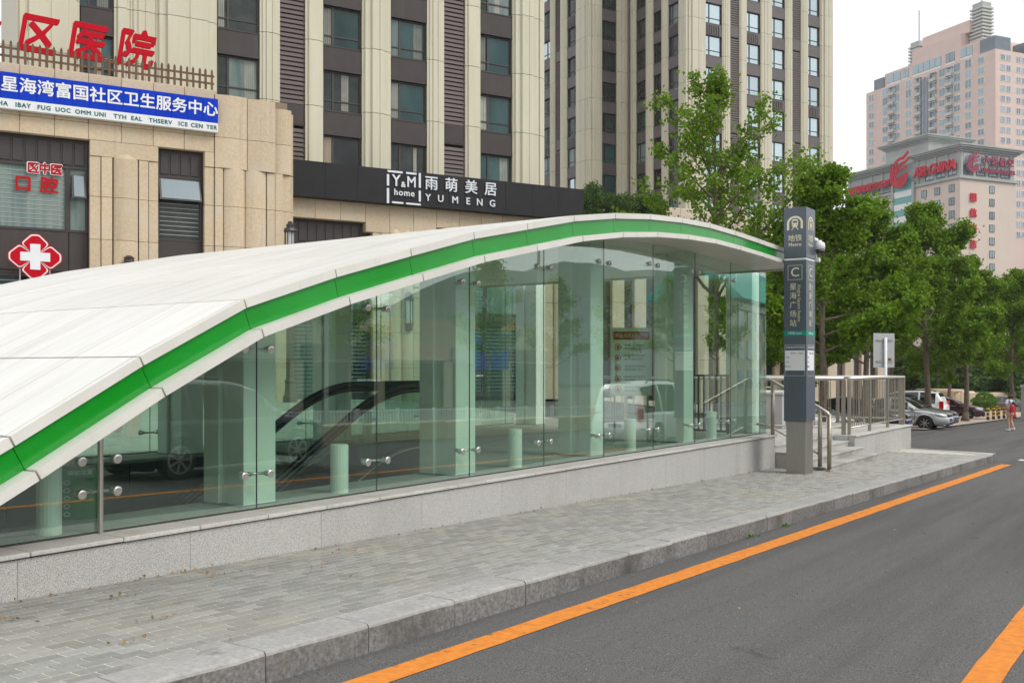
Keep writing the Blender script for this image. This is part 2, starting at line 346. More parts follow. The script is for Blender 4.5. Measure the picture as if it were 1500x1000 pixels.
ys = [-1200, -600, -200, -60, -30, -15, -9, -6, -3, 0, 2, 4.0, 5.5, 6.9, 8, 10, 12, 14.0, 15, 16, 18, 20, 22, 24, 26, 28, 30, 33, 40, 60, 100, 200, 600, 1200]
inst = lambda x, y: 1.2 < x < 19.3 and 6.9 < y < 14.0
sheet('road', xs, ys, -0.19, asph, inst)
sheet('plaza', [-60, -30, -15, -8, -4, 0, 3, 6, 9, 12, 15, 18, 21, 24, 27, 30, 33], [14.2, 15, 16, 18, 20, 22, 24, 26, 28, 30, 33, 40, 60], 0.0, plaza_m)
sheet('parking_pavement', [47, 52, 57, 63, 70, 75, 80, 90, 100, 115, 130], [9.9, 11, 12, 14, 16, 18, 20, 24, 28, 33, 40], -0.13, park_m)
# road markings
def strip(name, pts, m, dz=-0.185):
    mb = MB(m); vs = []
    for a, b in pts: vs += [(a[0], a[1], G(*a) + dz), (b[0], b[1], G(*b) + dz)]
    mb.add(vs, [(2 * i, 2 * i + 1, 2 * i + 3, 2 * i + 2) for i in range(len(pts) - 1)])
    tag(mb.build(name), kind='structure')
def lerp(a, b, t): return a + (b - a) * t
strip('kerbside_line', [((s, lerp(4.12, 3.87, (s - 2) / 24.6) + random.uniform(-.006, .006)), (s, lerp(3.91, 3.63, (s - 2) / 24.6) + random.uniform(-.006, .006))) for s in np.linspace(-6, 26.6, 120)], orange_m)
strip('centre_line', [((s, 1.155 + random.uniform(-.005, .005)), (s, 0.955 + random.uniform(-.005, .005))) for s in np.linspace(-6, 27, 90)], orange_m)
strip('crossing_stripe', [((s, 3.75), (s, 1.0)) for s in np.linspace(28.4, 28.9, 3)], whitep)

# ------------------------------------------------------------------ pavement, pavers and kerb
def pav_end(n): return 27.25 + (n - 4.2) * 0.55
def pav(): 
    n0 = lambda s: lerp(4.43, 4.16, (s - 3.9) / 23.5)
    root = thing('pavement', 'grey brick paved pavement beside the low granite wall', 'pavement', (0, 0, 0)); root['kind'] = 'structure'; del root['category']
    mb = MB(mortar_m); ss = list(np.linspace(-8, 19.2, 40)) + list(np.linspace(19.5, 28.6, 14)); vs = []
    for s in ss:
        b = 6.86 if s < 19.3 else 6.5
        vs += [(s, n0(s) + .02, G(s, 5) - .0035), (s, max(n0(s) + .03, b if s < 27 else 6.5), G(s, 5) - .0035)]
    vs[-2] = (28.45, 6.0, G(28, 5) - .012); vs[-1] = (28.6, 6.45, G(28, 5) - .012)
    for s in ss: pass
    mb.add(vs, [(2 * i, 2 * i + 2, 2 * i + 3, 2 * i + 1) for i in range(len(ss) - 1)]); mb.build('bedding', root)
    me = MB(paver_m).cbox(-.0965, .0965, -.0465, .0465, -.05, 0, .004).mesh('brick')
    cand = []
    for r in range(-4, 21):
        n = 4.80 + r * .1
        k = 0
        for i in range(-40, 132):
            s = i * .202 + (r % 2) * .1 + .02 * math.sin(r * 7.3)
            if s < -4 or s > pav_end(n): continue
            if n < n0(s) + .292 or (s > 19.3 and n > 6.47) or n > 6.8: continue
            dx = s * math.sin(R(TH)) - n * math.cos(R(TH)); dzz = s * math.cos(R(TH)) + n * math.sin(R(TH))
            vis = dzz > 0.5 and abs(1458 * dx / dzz) < 760 and 540 + 1458 * (ZC - G(s, n)) / dzz < 1008
            cand.append((0 if vis else 1, s * s + n * n, s, n))
    cand.sort()
    rest = MB(paver_m)
    for i, (v, d, s, n) in enumerate(cand):
        z = G(s, 5) + random.uniform(-.001, .001)
        cut = max(0, n0(s) + .318 - (n - .0465))
        if i < 300 and v == 0: link('brick', me, root, (s, n + cut / 2, z), scale=(1, 1 - cut / .093, 1), rot= (random.uniform(-.006, .006), .0215 + random.uniform(-.004, .004), random.uniform(-.012, .012)))
        else:
            z1, z2 = z + .0021, z - .0021; c0 = n - .0455 + cut; c1 = n - .042 + cut
            rest.add([(s - .0955, c0, z1 - .004), (s + .0955, c0, z2 - .004), (s + .0955, n + .0455, z2 - .004), (s - .0955, n + .0455, z1 - .004),
                      (s - .092, c1, z1), (s + .092, c1, z2), (s + .092, n + .042, z2), (s - .092, n + .042, z1)],
                     [(4, 5, 6, 7), (0, 1, 5, 4), (1, 2, 6, 5), (2, 3, 7, 6), (3, 0, 4, 7)])
    rest.build('brick_field', root, kind='stuff')
    kr = thing('kerb', 'worn grey granite kerb between pavement and road', 'kerb', (0, 0, 0)); kr['kind'] = 'structure'; del kr['category']
    def stone(p, q, w=.31):
        a = Vector((*p, 0)); b = Vector((*q, 0)); L = (b - a).length - .010; t = (b - a).normalized(); nn = Vector((-t.y, t.x, 0))
        mb = MB(kerb_m); secs = 5; prof = [(0, -.26), (0, -.028), (.005, -.013), (.016, -.003), (.03, 0), (w, 0), (w, -.26)]
        vs = []
        for i in range(secs):
            j = random.uniform(-.005, .005); u = .005 + L * i / (secs - 1)
            for pn, pz in prof:
                P = a + t * u + nn * (pn + (j if pn < .05 and pz > -.2 else 0)); vs.append((P.x, P.y, G(P.x, 5) + pz + (j * .6 if pz > -.1 and pn < .1 else 0) + .002))
        m_ = len(prof); fs = []; f0 = []
        for i in range(secs - 1):
            for k in range(m_ - 1): (f0 if k == 0 else fs).append((i * m_ + k, (i + 1) * m_ + k, (i + 1) * m_ + k + 1, i * m_ + k + 1))
        fs += [tuple(range(m_)), tuple((secs - 1) * m_ + k for k in range(m_ - 1, -1, -1))]
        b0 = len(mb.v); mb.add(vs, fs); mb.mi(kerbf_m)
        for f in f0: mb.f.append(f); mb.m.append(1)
        mb.build('kerb_stone', kr)
    s = 3.93 - .885 * 10
    while s < 26.6:
        e = s + .885 * random.uniform(.97, 1.03); 
        if e > 26.6: e = 27.3
        j = random.uniform(-.006, .006); stone((s, n0(s) + j), (e, n0(e) + j)); s = e
    pts = [(27.3, n0(27.3)), (27.75, 4.7), (28.15, 5.5), (28.55, 6.4)]
    for i in range(3): stone(pts[i], pts[i + 1])
    mb = MB(mortar_m); ss = np.linspace(-4.9, 27.2, 30); vs = []
    for s in ss: vs += [(s, n0(s) + .020, G(s, 5) - .30), (s, n0(s) + .020, G(s, 5) - .026), (s, n0(s) + .3, G(s, 5) - .004)]
    mb.add(vs, [f for i in range(29) for f in ((3 * i, 3 * i + 3, 3 * i + 4, 3 * i + 1), (3 * i + 1, 3 * i + 4, 3 * i + 5, 3 * i + 2))]); mb.build('joint_filler', kr)
pav()

# ------------------------------------------------------------------ metro entrance
JT = [(1.43, .0), (2.48, .56), (3.53, 1.105), (4.51, 1.641), (5.49, 2.121), (6.54, 2.454), (7.59, 2.744), (8.64, 3.027), (9.69, 3.25), (10.75, 3.475), (11.83, 3.645), (12.89, 3.765), (13.95, 3.845), (15.01, 3.89), (16.07, 3.89), (17.16, 3.875), (18.2, 3.85), (19.25, 3.815)]
def roof_z(s):
    for (a, za), (b, zb) in zip(JT, JT[1:]):
        if s <= b: return za + (zb - za) * (s - a) / (b - a)
    return JT[-1][1]
NE, NF = 6.43, 14.2
CT = 0.245          # coping top / floor level
def entrance():
    root = thing('metro_entrance', 'low glass metro entrance under a swooping white roof with a green edge band', 'metro entrance', (10, 7, 0))
    O = (10, 7, 0)
    seams = [NE, 7.27, 8.42, 9.58, 10.74, 11.9, 13.05, NF]
    th = .05
    nrm = []
    for i in range(len(JT)):
        v = Vector((0, 0, 0))
        for j in (i - 1, i):
            if 0 <= j < len(JT) - 1: q = Vector((JT[j + 1][0] - JT[j][0], 0, JT[j + 1][1] - JT[j][1])).normalized(); v += Vector((-q.z, 0, q.x))
        nrm.append(v.normalized())
    def slab(mb, i, o, n0, n1, t, g=.006, m=None, g2=None):
        A, B = (Vector((JT[k][0], 0, JT[k][1])) for k in (i, i + 1)); d = (B - A).normalized(); c = .004; g2 = g * .7 if g2 is None else g2
        a0, b0, a1, b1 = A - nrm[i] * o + d * g, B - nrm[i + 1] * o - d * g, A - nrm[i] * (o + t) + d * g, B - nrm[i + 1] * (o + t) - d * g
        p = [a1, b1, b0 - nrm[i + 1] * c, b0 - d * c, a0 + d * c, a0 - nrm[i] * c]
        mb.extr([(q.x, n0 + g2, q.z) for q in p], (0, n1 - n0 - g2 * 2, 0), m)
    for i in range(len(JT) - 1):
        for k in range(7):
            mb = MB(roofw); slab(mb, i, 0, seams[k] + (.065 if k == 0 else 0), seams[k + 1], .009, .008, g2=.007); mb.build('roof_panel', root, O)
        for nm, m, n0, n1, o, t, g in (('upper_lip', lipw, NE, NE + .06, 0, .075, .008), ('green_panel', green_m, NE + .035, NE + .06, .077, .185, .003), ('lower_lip', lipw, NE - .10, NE + .09, .262, .07, .008)):
            mb = MB(m); slab(mb, i, o, n0, n1, t, g, g2=0); mb.build(nm, root, O)
            mb = MB(m); slab(mb, i, o, NF + 6.43 - n1, NF + 6.43 - n0, t, g, g2=0); mb.build(nm, root, O)
        mb = MB(seam_m); slab(mb, i, .010, NE + .062, NF - .06, .22, 0); mb.build('roof_core', root, O)
        if JT[i][0] > 2:
            for k in range(7):
                mb = MB(soffit_m); slab(mb, i, .262, max(seams[k], NE + .09), min(seams[k + 1], NF - .09), .03, .004); mb.build('soffit_panel', root, O)
    for n in (NE + .062, NF - .068):     # dark backing behind the band joints
        mb = MB(seam_m)
        for i in range(len(JT) - 1):
            (s0, z0), (s1, z1) = JT[i], JT[i + 1]
            mb.extr([(s0, n, z0 - .02), (s1, n, z1 - .02), (s1, n, z1 - .30), (s0, n, z0 - .30)], (0, .006, 0))
        mb.build('band_backing', root, O)
    ze = JT[-1][1]; mb = MB(lipw); mb.box(19.26, 19.30, NE, NF, ze - .33, ze); mb.build('end_fascia', root, O)
    # low granite walls with coping
    for side in (0, 1):
        y = (lambda v: v) if side == 0 else (lambda v: 20.64 - v)
        ss = [-4.0 + 1.5 * i for i in range(16)]; ss[-1] = 19.25
        ss = sorted(set([-3.5, -2, -.5, 1.0, 2.4] + [3.83, 5.3, 6.8, 8.3, 9.8, 11.3, 12.8, 14.3, 15.8, 17.4, 19.25]))
        for a, b in zip(ss, ss[1:]):
            mb = MB(granite); y0, y1 = sorted((y(6.87), y(7.1))); mb.cbox(a + .0012, b - .0012, y0, y1, -.75, CT - .045, .002); mb.build('granite_panel', root, O)
        cs = sorted([-3.4, -2.4, -1.4, -.4, .6, 1.5, 2.4, 3.2, 3.91, 4.66, 5.38, 6.12, 6.85, 7.6, 8.32, 8.9, 9.43, 10.5, 11.24, 12.0, 13.13, 14.2, 15.24, 16.28, 17.3, 18.3, 19.28])
        for a, b in zip(cs, cs[1:]):
            y0, y1 = sorted((y(6.84), y(7.34))); mb = MB(granite_c); mb.cbox(a + .0025, b - .0025, y0, y1, CT - .035 + random.uniform(-.0015, .0015), CT, .006); mb.build('coping_stone', root, O)
        mb = MB(dark_m); y0, y1 = sorted((y(6.865), y(7.30))); mb.box(-3.4, 19.2, y0, y1, CT - .044, CT - .036); mb.build('coping_shadow_gap', root, O)
        yb = y(7.6); mb = MB(floor_m); y0, y1 = sorted((y(7.345), y(8.05)))
        for i in range(24):
            a = -3.4 + i * .95; mb2 = MB(floor_m); mb2.cbox(a + .003, min(a + .947, 19.25), y0, y1, CT - .05, CT - .002, .003)
            if a < 19: mb2.build('ledge_slab', root, O)
    # glass panes with spider fittings
    js = [1.40, 3.06, 4.68, 6.30, 7.95, 9.60, 11.26, 12.90, 14.53, 16.16, 17.78, 19.30, 19.64]
    def pane(s0, s1, n):
        zz = lambda s: roof_z(s) - .315
        pts = [(s0, CT), (s1, CT)] + [(s, zz(s)) for s in [s1] + [j[0] for j in reversed(JT) if s0 < j[0] < s1] + [s0] if zz(s) > CT + .02]
        if len(pts) < 3: return
        mb = MB(glass_main); mb.extr([(p[0], n, p[1]) for p in pts], (0, .012, 0)); mb.build('glass_pane', root, O)
    spider = MB(M('fitting_steel', (.66, .65, .63), rough=.28, metal=1.0))
    for sx in (-1, 1):
        spider.lathe([(.0, -.026), (.032, -.026), (.041, -.02), (.041, -.012), (.018, -.008), (.016, .03), (.028, .035), (.028, .055), (.012, .06)], (sx * .155, 0, 0), 14, axis='y')
        spider.tube([(sx * .155, .05, 0), (sx * .05, .09, 0), (0, .10, 0)], .014, 8)
    spider.tube([(0, .09, 0), (0, .22, 0)], .02, 8); sp = spider.mesh('spider_fitting', smooth=True)
    for n, fl in ((7.20, 1), (13.42, -1)):
        for a, b in zip(js[:-1], js[1:]): pane(a + .006, b - .006, n)
        for j in js[1:-2]:
            for h in ([CT + .32] + ([roof_z(j) - .315 - .33] if roof_z(j) > 1.6 else [])) + ([CT + .58] if 4 < j < 5 else []):
                link('spider_fitting', sp, root, (j - O[0], n + (.0 if fl > 0 else .012) - O[1], h), (0, 0, 0 if fl > 0 else math.pi))
        mb = MB(steel)
        for j in js[1:-1]:
            zt = roof_z(j) - .315
            if 4 < j < 5: mb.tube([(j, n - .02, CT), (j, n - .02, zt)], .022, 10)
        if mb.v: mb.build('glass_edge_post', root, O)
        mb = MB(dark_m)
        for j in js[3:-1]: mb.box(j - .004, j + .004, n + .001, n + .011, CT, roof_z(j) - .32)
        mb.build('silicone_joint', root, O)
        mb = MB(seam_m); mb.box(1.4, 19.64, n - .012, n + .024, CT, CT + .012); mb.build('glass_channel', root, O)
    mb = MB(glass_main); mb.box(19.64, 19.652, 7.2, 7.32, CT, 3.49); mb.build('glass_pane', root, O)
    # columns (tall white piers), round stubs
    for k in range(5):
        s = 6.33 + 3.28 * k; zt = roof_z(s) - .29
        for n0, n1 in ((7.42, 7.98), (12.66, 13.22)):
            mb = MB(colw); mb.cbox(s, s + .40, n0, n0 + .22, CT - .01, zt, .006); mb.cbox(s + .03, s + .37, n0 + .225, n0 + .33, CT - .01, zt, .004); mb.cbox(s - .02, s + .42, n0 + .335, n1, CT - .01, zt, .006)
            mb.build('column', root, O)
            mb = MB(shaft_m); mb.box(s - .03, s + .43, n0 - .01, n1 + .01, CT - .002, CT + .012); mb.build('column_base', root, O)
    for s in (4.42, 7.66, 10.96, 14.24, 17.5):
        for n in (7.47, 13.15):
            zt = roof_z(s) - .3 if s < 5 else CT + .50
            mb = MB(colw); mb.lathe([(.095, CT - .01), (.095, zt), (.08, zt + .008)], (s, n, 0), 20); mb.build('round_post', root, O, smooth=False)
    # shaft
    def stair_floor(s): return CT - max(0, (10.6 - s)) * .577
    for i in range(8):
        a = -4 + i * 1.85
        for j in range(4):
            mb = MB(shaft_m); mb.cbox(a + .004, a + 1.846, 13.0, 13.2, CT - 1.15 * (j + 1) + .004, CT - 1.15 * j - .008, .004); mb.build('shaft_wall_panel', root, O)
    mb = MB(shaft_m); mb.box(-4, 10.9, 7.98, 8.05, -8, CT - .052); mb.box(-4.2, -4, 7.3, 13.3, -8, CT); mb.build('shaft_wall', root, O)
    mb = MB(floor_m); mb.extr([(-4, 8.05, stair_floor(-4) - .5), (10.9, 8.05, CT - .4), (10.9, 8.05, CT - .9), (-4, 8.05, stair_floor(-4) - 1)], (0, 4.95, 0)); mb.build('shaft_floor', root, O)
    for i in range(7):
        for j in range(5):
            mb = MB(floor_m); mb.cbox(10.9 + i * 1.2 + .003, 10.9 + i * 1.2 + 1.197, 8.055 + j * .99, 8.055 + j * .99 + .985, CT - .06, CT - .003, .003); mb.build('floor_slab', root, O)
    mb = MB(granite_s)
    for i in range(26): mb.box(10.9 - .28 * (i + 1), 10.9 - .28 * i, 10.6, 12.95, CT - .16 * (i + 1) - .3, CT - .16 * (i + 1))
    mb.build('stair_flight', root, O); root.children[-1]['kind'] = 'stuff'
entrance()
def escalator():
    root = thing('escalator', 'dark escalator descending behind the glass between two black handrails', 'escalator', (9.0, 9.2, 0.2)); O = (9.0, 9.2, 0.2)
    def h(s):
        e = 9.75; base = 1.33
        k = .577 * (e - s)
        return base - (k if s < e - .6 else (0 if s > e + .6 else .577 * (e + .6 - s) ** 2 / 2.4))
    ss0 = list(np.linspace(-1, 8.5, 10)) + list(np.linspace(8.7, 10.8, 14)) + [11.4, 12.0]
    for n, e1 in ((8.70, 11.15), (9.80, 12.5)):
        ss = [s for s in ss0 if s < e1 - .2] + [e1 - .15]
        mb = MB(rubber); mb.tube([(s, n, h(s)) for s in ss] + [(e1, n, h(12) - .07), (e1 + .05, n, h(12) - .25), (e1 - .1, n, h(12) - .42)], .042, 8); mb.build('handrail', root, O, smooth=True)
        mb = MB(rubber); mb.tube([(s, n, h(s) - .07) for s in ss], .035, 6); mb.build('handrail_guide', root, O, smooth=True)
        mb = MB(glass_esc); a = [(s, n - .005, h(s) - .07) for s in ss]; b = [(s, n - .005, h(s) - .85) for s in ss[::-1]]
        for i in range(len(ss) - 1):
            mb.extr([a[i], a[i + 1], (ss[i + 1], n - .005, h(ss[i + 1]) - .85), (ss[i], n - .005, h(ss[i]) - .85)], (0, .01, 0))
        mb.build('balustrade_glass', root, O)
        mb = MB(frame_m)
        for i in range(len(ss) - 1): mb.extr([(ss[i], n - .1, h(ss[i]) - .84), (ss[i + 1], n - .1, h(ss[i + 1]) - .84), (ss[i + 1], n - .1, h(ss[i + 1]) - 1.25), (ss[i], n - .1, h(ss[i]) - 1.25)], (0, .2, 0))
        mb.build('skirt_panel', root, O)
        mb = MB(steel_d); mb.tube([(s, n - .11, h(s) - .83) for s in ss], .010, 6); mb.build('skirt_trim', root, O, smooth=True)
    mb = MB(spand)
    for i in range(24):
        s = 9.9 - .4 * i; z = h(s) - .99; mb = MB(spand); mb.cbox(s - .4, s, 8.82, 9.68, z - .22, z, .01); mb.build('step', root, O)
escalator()
# notice boards, gate
def notice_board():
    r = thing('notice_board', 'cream rules board with red heading and five ringed icons inside the glass hall', 'notice board', (16.1, 8.42, CT), R(-90 + 36))
    mb = MB(paper); mb.cbox(-.37, .37, -.02, .02, .82, 2.05, .008); mb.build('panel', r)
    mb = MB(steel); mb.tube([(-.3, .03, 0), (-.3, .03, 2.0)], .02, 8); mb.tube([(.3, .03, 0), (.3, .03, 2.0)], .02, 8); mb.build('leg', r)
    mb = MB(redp); mb.box(-.33, .33, -.024, -.02, 1.83, 1.98); mb.build('heading', r)
    mb = MB(cream_t); mb.text('乘客乘坐扶梯须知', 0, 1.905, .075, -.026, .001); mb.build('heading_text', r)
    for i in range(5):
        z = 1.70 - .19 * i
        mb = MB(redp); mb.lathe([(.058, -.004), (.058, 0), (.045, 0), (.045, -.004)], (-.25, -.021, z), 16, axis='y', cap=False); mb.box(-.27, -.23, -.0245, -.0205, z - .03, z + .025); mb.build('icon', r)
        mb = MB(blkpaint)
        for j, t in enumerate(('请站稳扶好注意安全', '请勿在梯级上逆行')): mb.text(t, -.13, z + .03 - .06 * j, .042, -.022, .0006, align='LEFT')
        mb.build('rule_text', r)
notice_board()
def green_board():
    r = thing('safety_board', 'green safety board with a column of round icons beside the round post', 'notice board', (5.0, 8.0, CT), R(-30)); r.scale = (.75, .75, .62)
    mb = MB(signgreen); mb.cbox(-.22, .22, -.012, .012, 0, .72, .004); mb.build('panel', r)
    for i in range(5):
        mb = MB(white_t); mb.lathe([(.034, -.004), (.034, 0), (.025, 0), (.025, -.004)], (-.12, -.013, .52 - .11 * i), 14, axis='y', cap=False); mb.build('icon', r)
    mb = MB(white_t); mb.text('请您注意', 0.02, .65, .07, -.014, .001); mb.build('heading_text', r)
green_board()
def security_gate():
    r = thing('folding_gate', 'dark metal bar gate standing at the end of the glass hall', 'gate', (18.8, 7.7, CT), R(82))
    mb = MB(frame_m)
    for i in range(10): mb = MB(frame_m); mb.box(i * .13 - .015, i * .13 + .015, -.015, .015, .06, 1.15); mb.build('bar', r)
    mb = MB(frame_m); mb.box(-.05, 1.25, -.02, .02, 1.15, 1.19); mb.box(-.05, 1.25, -.02, .02, .04, .08); mb.box(-.05, -.01, -.02, .02, 0, 1.19); mb.box(1.22, 1.26, -.02, .02, 0, 1.19); mb.build('frame', r)
security_gate()
# landing, steps, plinth, railing
PT = .02
def steps():
    r = thing('entrance_steps', 'grey granite steps and landing in front of the glass entrance', 'steps', (21, 7, -.4)); O = (21, 7, -.4)
    z0s = [-.355, -.23, -.105, PT]
    for i in range(3):
        n = 5.88 + .345 * i; a = 19.3; 
        while a < 23.3:
            b = min(a + 1.02, 23.32); mb = MB(granite_s); mb.cbox(a + .002, b - .002, n, n + .42, z0s[i] - .035, z0s[i], .006); mb.build('tread', r, O); a = b if b < 23.3 else 99
        mb = MB(granite_s); mb.box(19.3, 23.32, n + .02, n + .42, z0s[i] - .35, z0s[i] - .037); mb.build('riser', r, O)
    for i in range(4):
        for j in range(7):
            mb = MB(granite_s); mb.cbox(19.3 + i * 1.0 + .002, 20.3 + i * 1.0 - .002 + (.02 if i == 3 else 0), 6.92 + j + .002, 7.92 + j - .002, PT - .04, PT, .005); mb.build('landing_slab', r, O)
    mb = MB(granite_s); mb.box(19.28, 23.3, 6.94, 13.9, -1.2, PT - .042); mb.build('landing_base', r, O)
    mb = MB(granite_s); mb.cbox(19.30, 19.42, 7.12, 13.2, PT, CT, .005); mb.build('threshold', r, O)
steps()
def plinth():
    r = thing('granite_plinth', 'granite faced plinth under the steel railing at the end of the pavement', 'plinth', (26, 8, -.5)); O = (26, 8, -.5)
    for a, b in ((23.36, 25.2), (25.2, 27.1), (27.1, 28.9)):
        mb = MB(granite); mb.cbox(a + .003, b - .003, 6.46, 6.6, -.95, PT - .042, .004); mb.build('granite_panel', r, O)
        mb = MB(granite_c); mb.cbox(a - .002, b - .002, 6.42, 8.0, PT - .04, PT, .006); mb.build('coping_stone', r, O)
    for a in range(4):
        mb = MB(granite); mb.cbox(23.33, 23.45, 6.61 + a * 1.8, 8.4 + a * 1.8, -.95, PT - .042, .004); mb.build('granite_panel', r, O)
    mb = MB(granite_s); mb.box(23.46, 28.88, 6.61, 13.8, -1.0, PT - .045); mb.build('core', r, O)
    mb = MB(granite_s); mb.box(23.36, 28.88, 8.01, 13.8, PT - .044, PT - .002); mb.build('deck', r, O)
plinth()
def railing():
    r = thing('steel_railing', 'tall dull steel railing round the granite plinth', 'railing', (26, 7, PT)); O = (26, 7, PT)
    zt = PT + 1.30
    post = MB(steel_d).cbox(-.045, .045, -.03, .03, 0, 1.28, .006).mesh('post'); bar = MB(steel_d).box(-.009, .009, -.009, .009, .16, 1.24).mesh('bar')
    def run(p, q, npost, nb):
        p, q = Vector(p), Vector(q); L = (q - p).length; a = math.atan2(q.y - p.y, q.x - p.x)
        for i in range(npost): link('post', post, r, ((p.lerp(q, i / (npost - 1))).x - O[0], (p.lerp(q, i / (npost - 1))).y - O[1], 0), (0, 0, a))
        n = int(L / nb)
        for i in range(1, n):
            v = p.lerp(q, i / n); link('bar', bar, r, (v.x - O[0], v.y - O[1], 0), (0, 0, a))
        for z, w in ((zt, .045), (PT + .16, .018)):
            mb = MB(steel); mb.tube([(p.x, p.y, z), (q.x, q.y, z)], w, 10); mb.build('rail', r, O, smooth=True)
    run((23.5, 6.62), (28.75, 6.62), 4, .15); run((23.5, 6.75), (23.5, 13.6), 7, .34); run((28.75, 6.7), (28.75, 13.6), 5, .16)
    mb = MB(steel); mb.tube([(23.5, 8.4, PT + 1.08), (23.5, 9.2, PT + 1.08)], .02, 8); mb.build('short_rail', r, O, smooth=True)
railing()
def handrail():
    r = thing('step_handrail', 'curved stainless handrail descending the entrance steps', 'handrail', (19.2, 6.5, -.4)); O = (19.2, 6.5, -.4)
    s = 19.25
    def z(n): return .70 + (n - 5.80) * .54
    pts = [(s, 5.80, .50), (s, 5.80, .64), (s, 5.83, .70), (s, 5.9, .745)] + [(s, n, z(n)) for n in np.linspace(6.0, 6.95, 8)] + [(s, 7.02, 1.345), (s, 7.06, 1.31), (s, 7.06, 1.2)]
    mb = MB(steel); mb.tube(pts, .03, 12); mb.build('top_rail', r, O, smooth=True)
    mb = MB(steel); mb.tube([(s, 6.0, -.10), (s, 7.0, .42), (s, 7.25, .45)], .022, 10); mb.build('lower_rail', r, O, smooth=True)
    for n, zb in ((5.80, -.41), (5.98, -.36), (6.92, PT)):
        mb = MB(steel_d); mb.tube([(s, n, zb), (s, n, z(n) - .02 if n < 7.2 else 1.40)], .04, 12); mb.lathe([(.075, zb), (.075, zb + .012), (.045, zb + .02)], (s, n, 0), 14); mb.build('post', r, O, smooth=True)
handrail()
def vent():
    r = thing('vent_block', 'square granite vent block with white louvres behind the railing', 'vent', (26.0, 9.3, PT)); 
    mb = MB(granite); mb.cbox(-1.1, .35, -.6, .9, 0, .86, .01); mb.build('body', r)
    mb = MB(granite_c); mb.cbox(-1.14, 1.5, -.64, .94, .862, .93, .01); mb.build('cap', r)
    for i in range(7): mb = MB(white_s); mb.box(.36, 1.45, -.58, -.50, .1 + .11 * i, .15 + .11 * i); mb.build('louvre_slat', r)
    mb = MB(spand2); mb.box(.36, 1.45, -.48, .85, 0, .86); mb.build('grille_box', r)
vent()

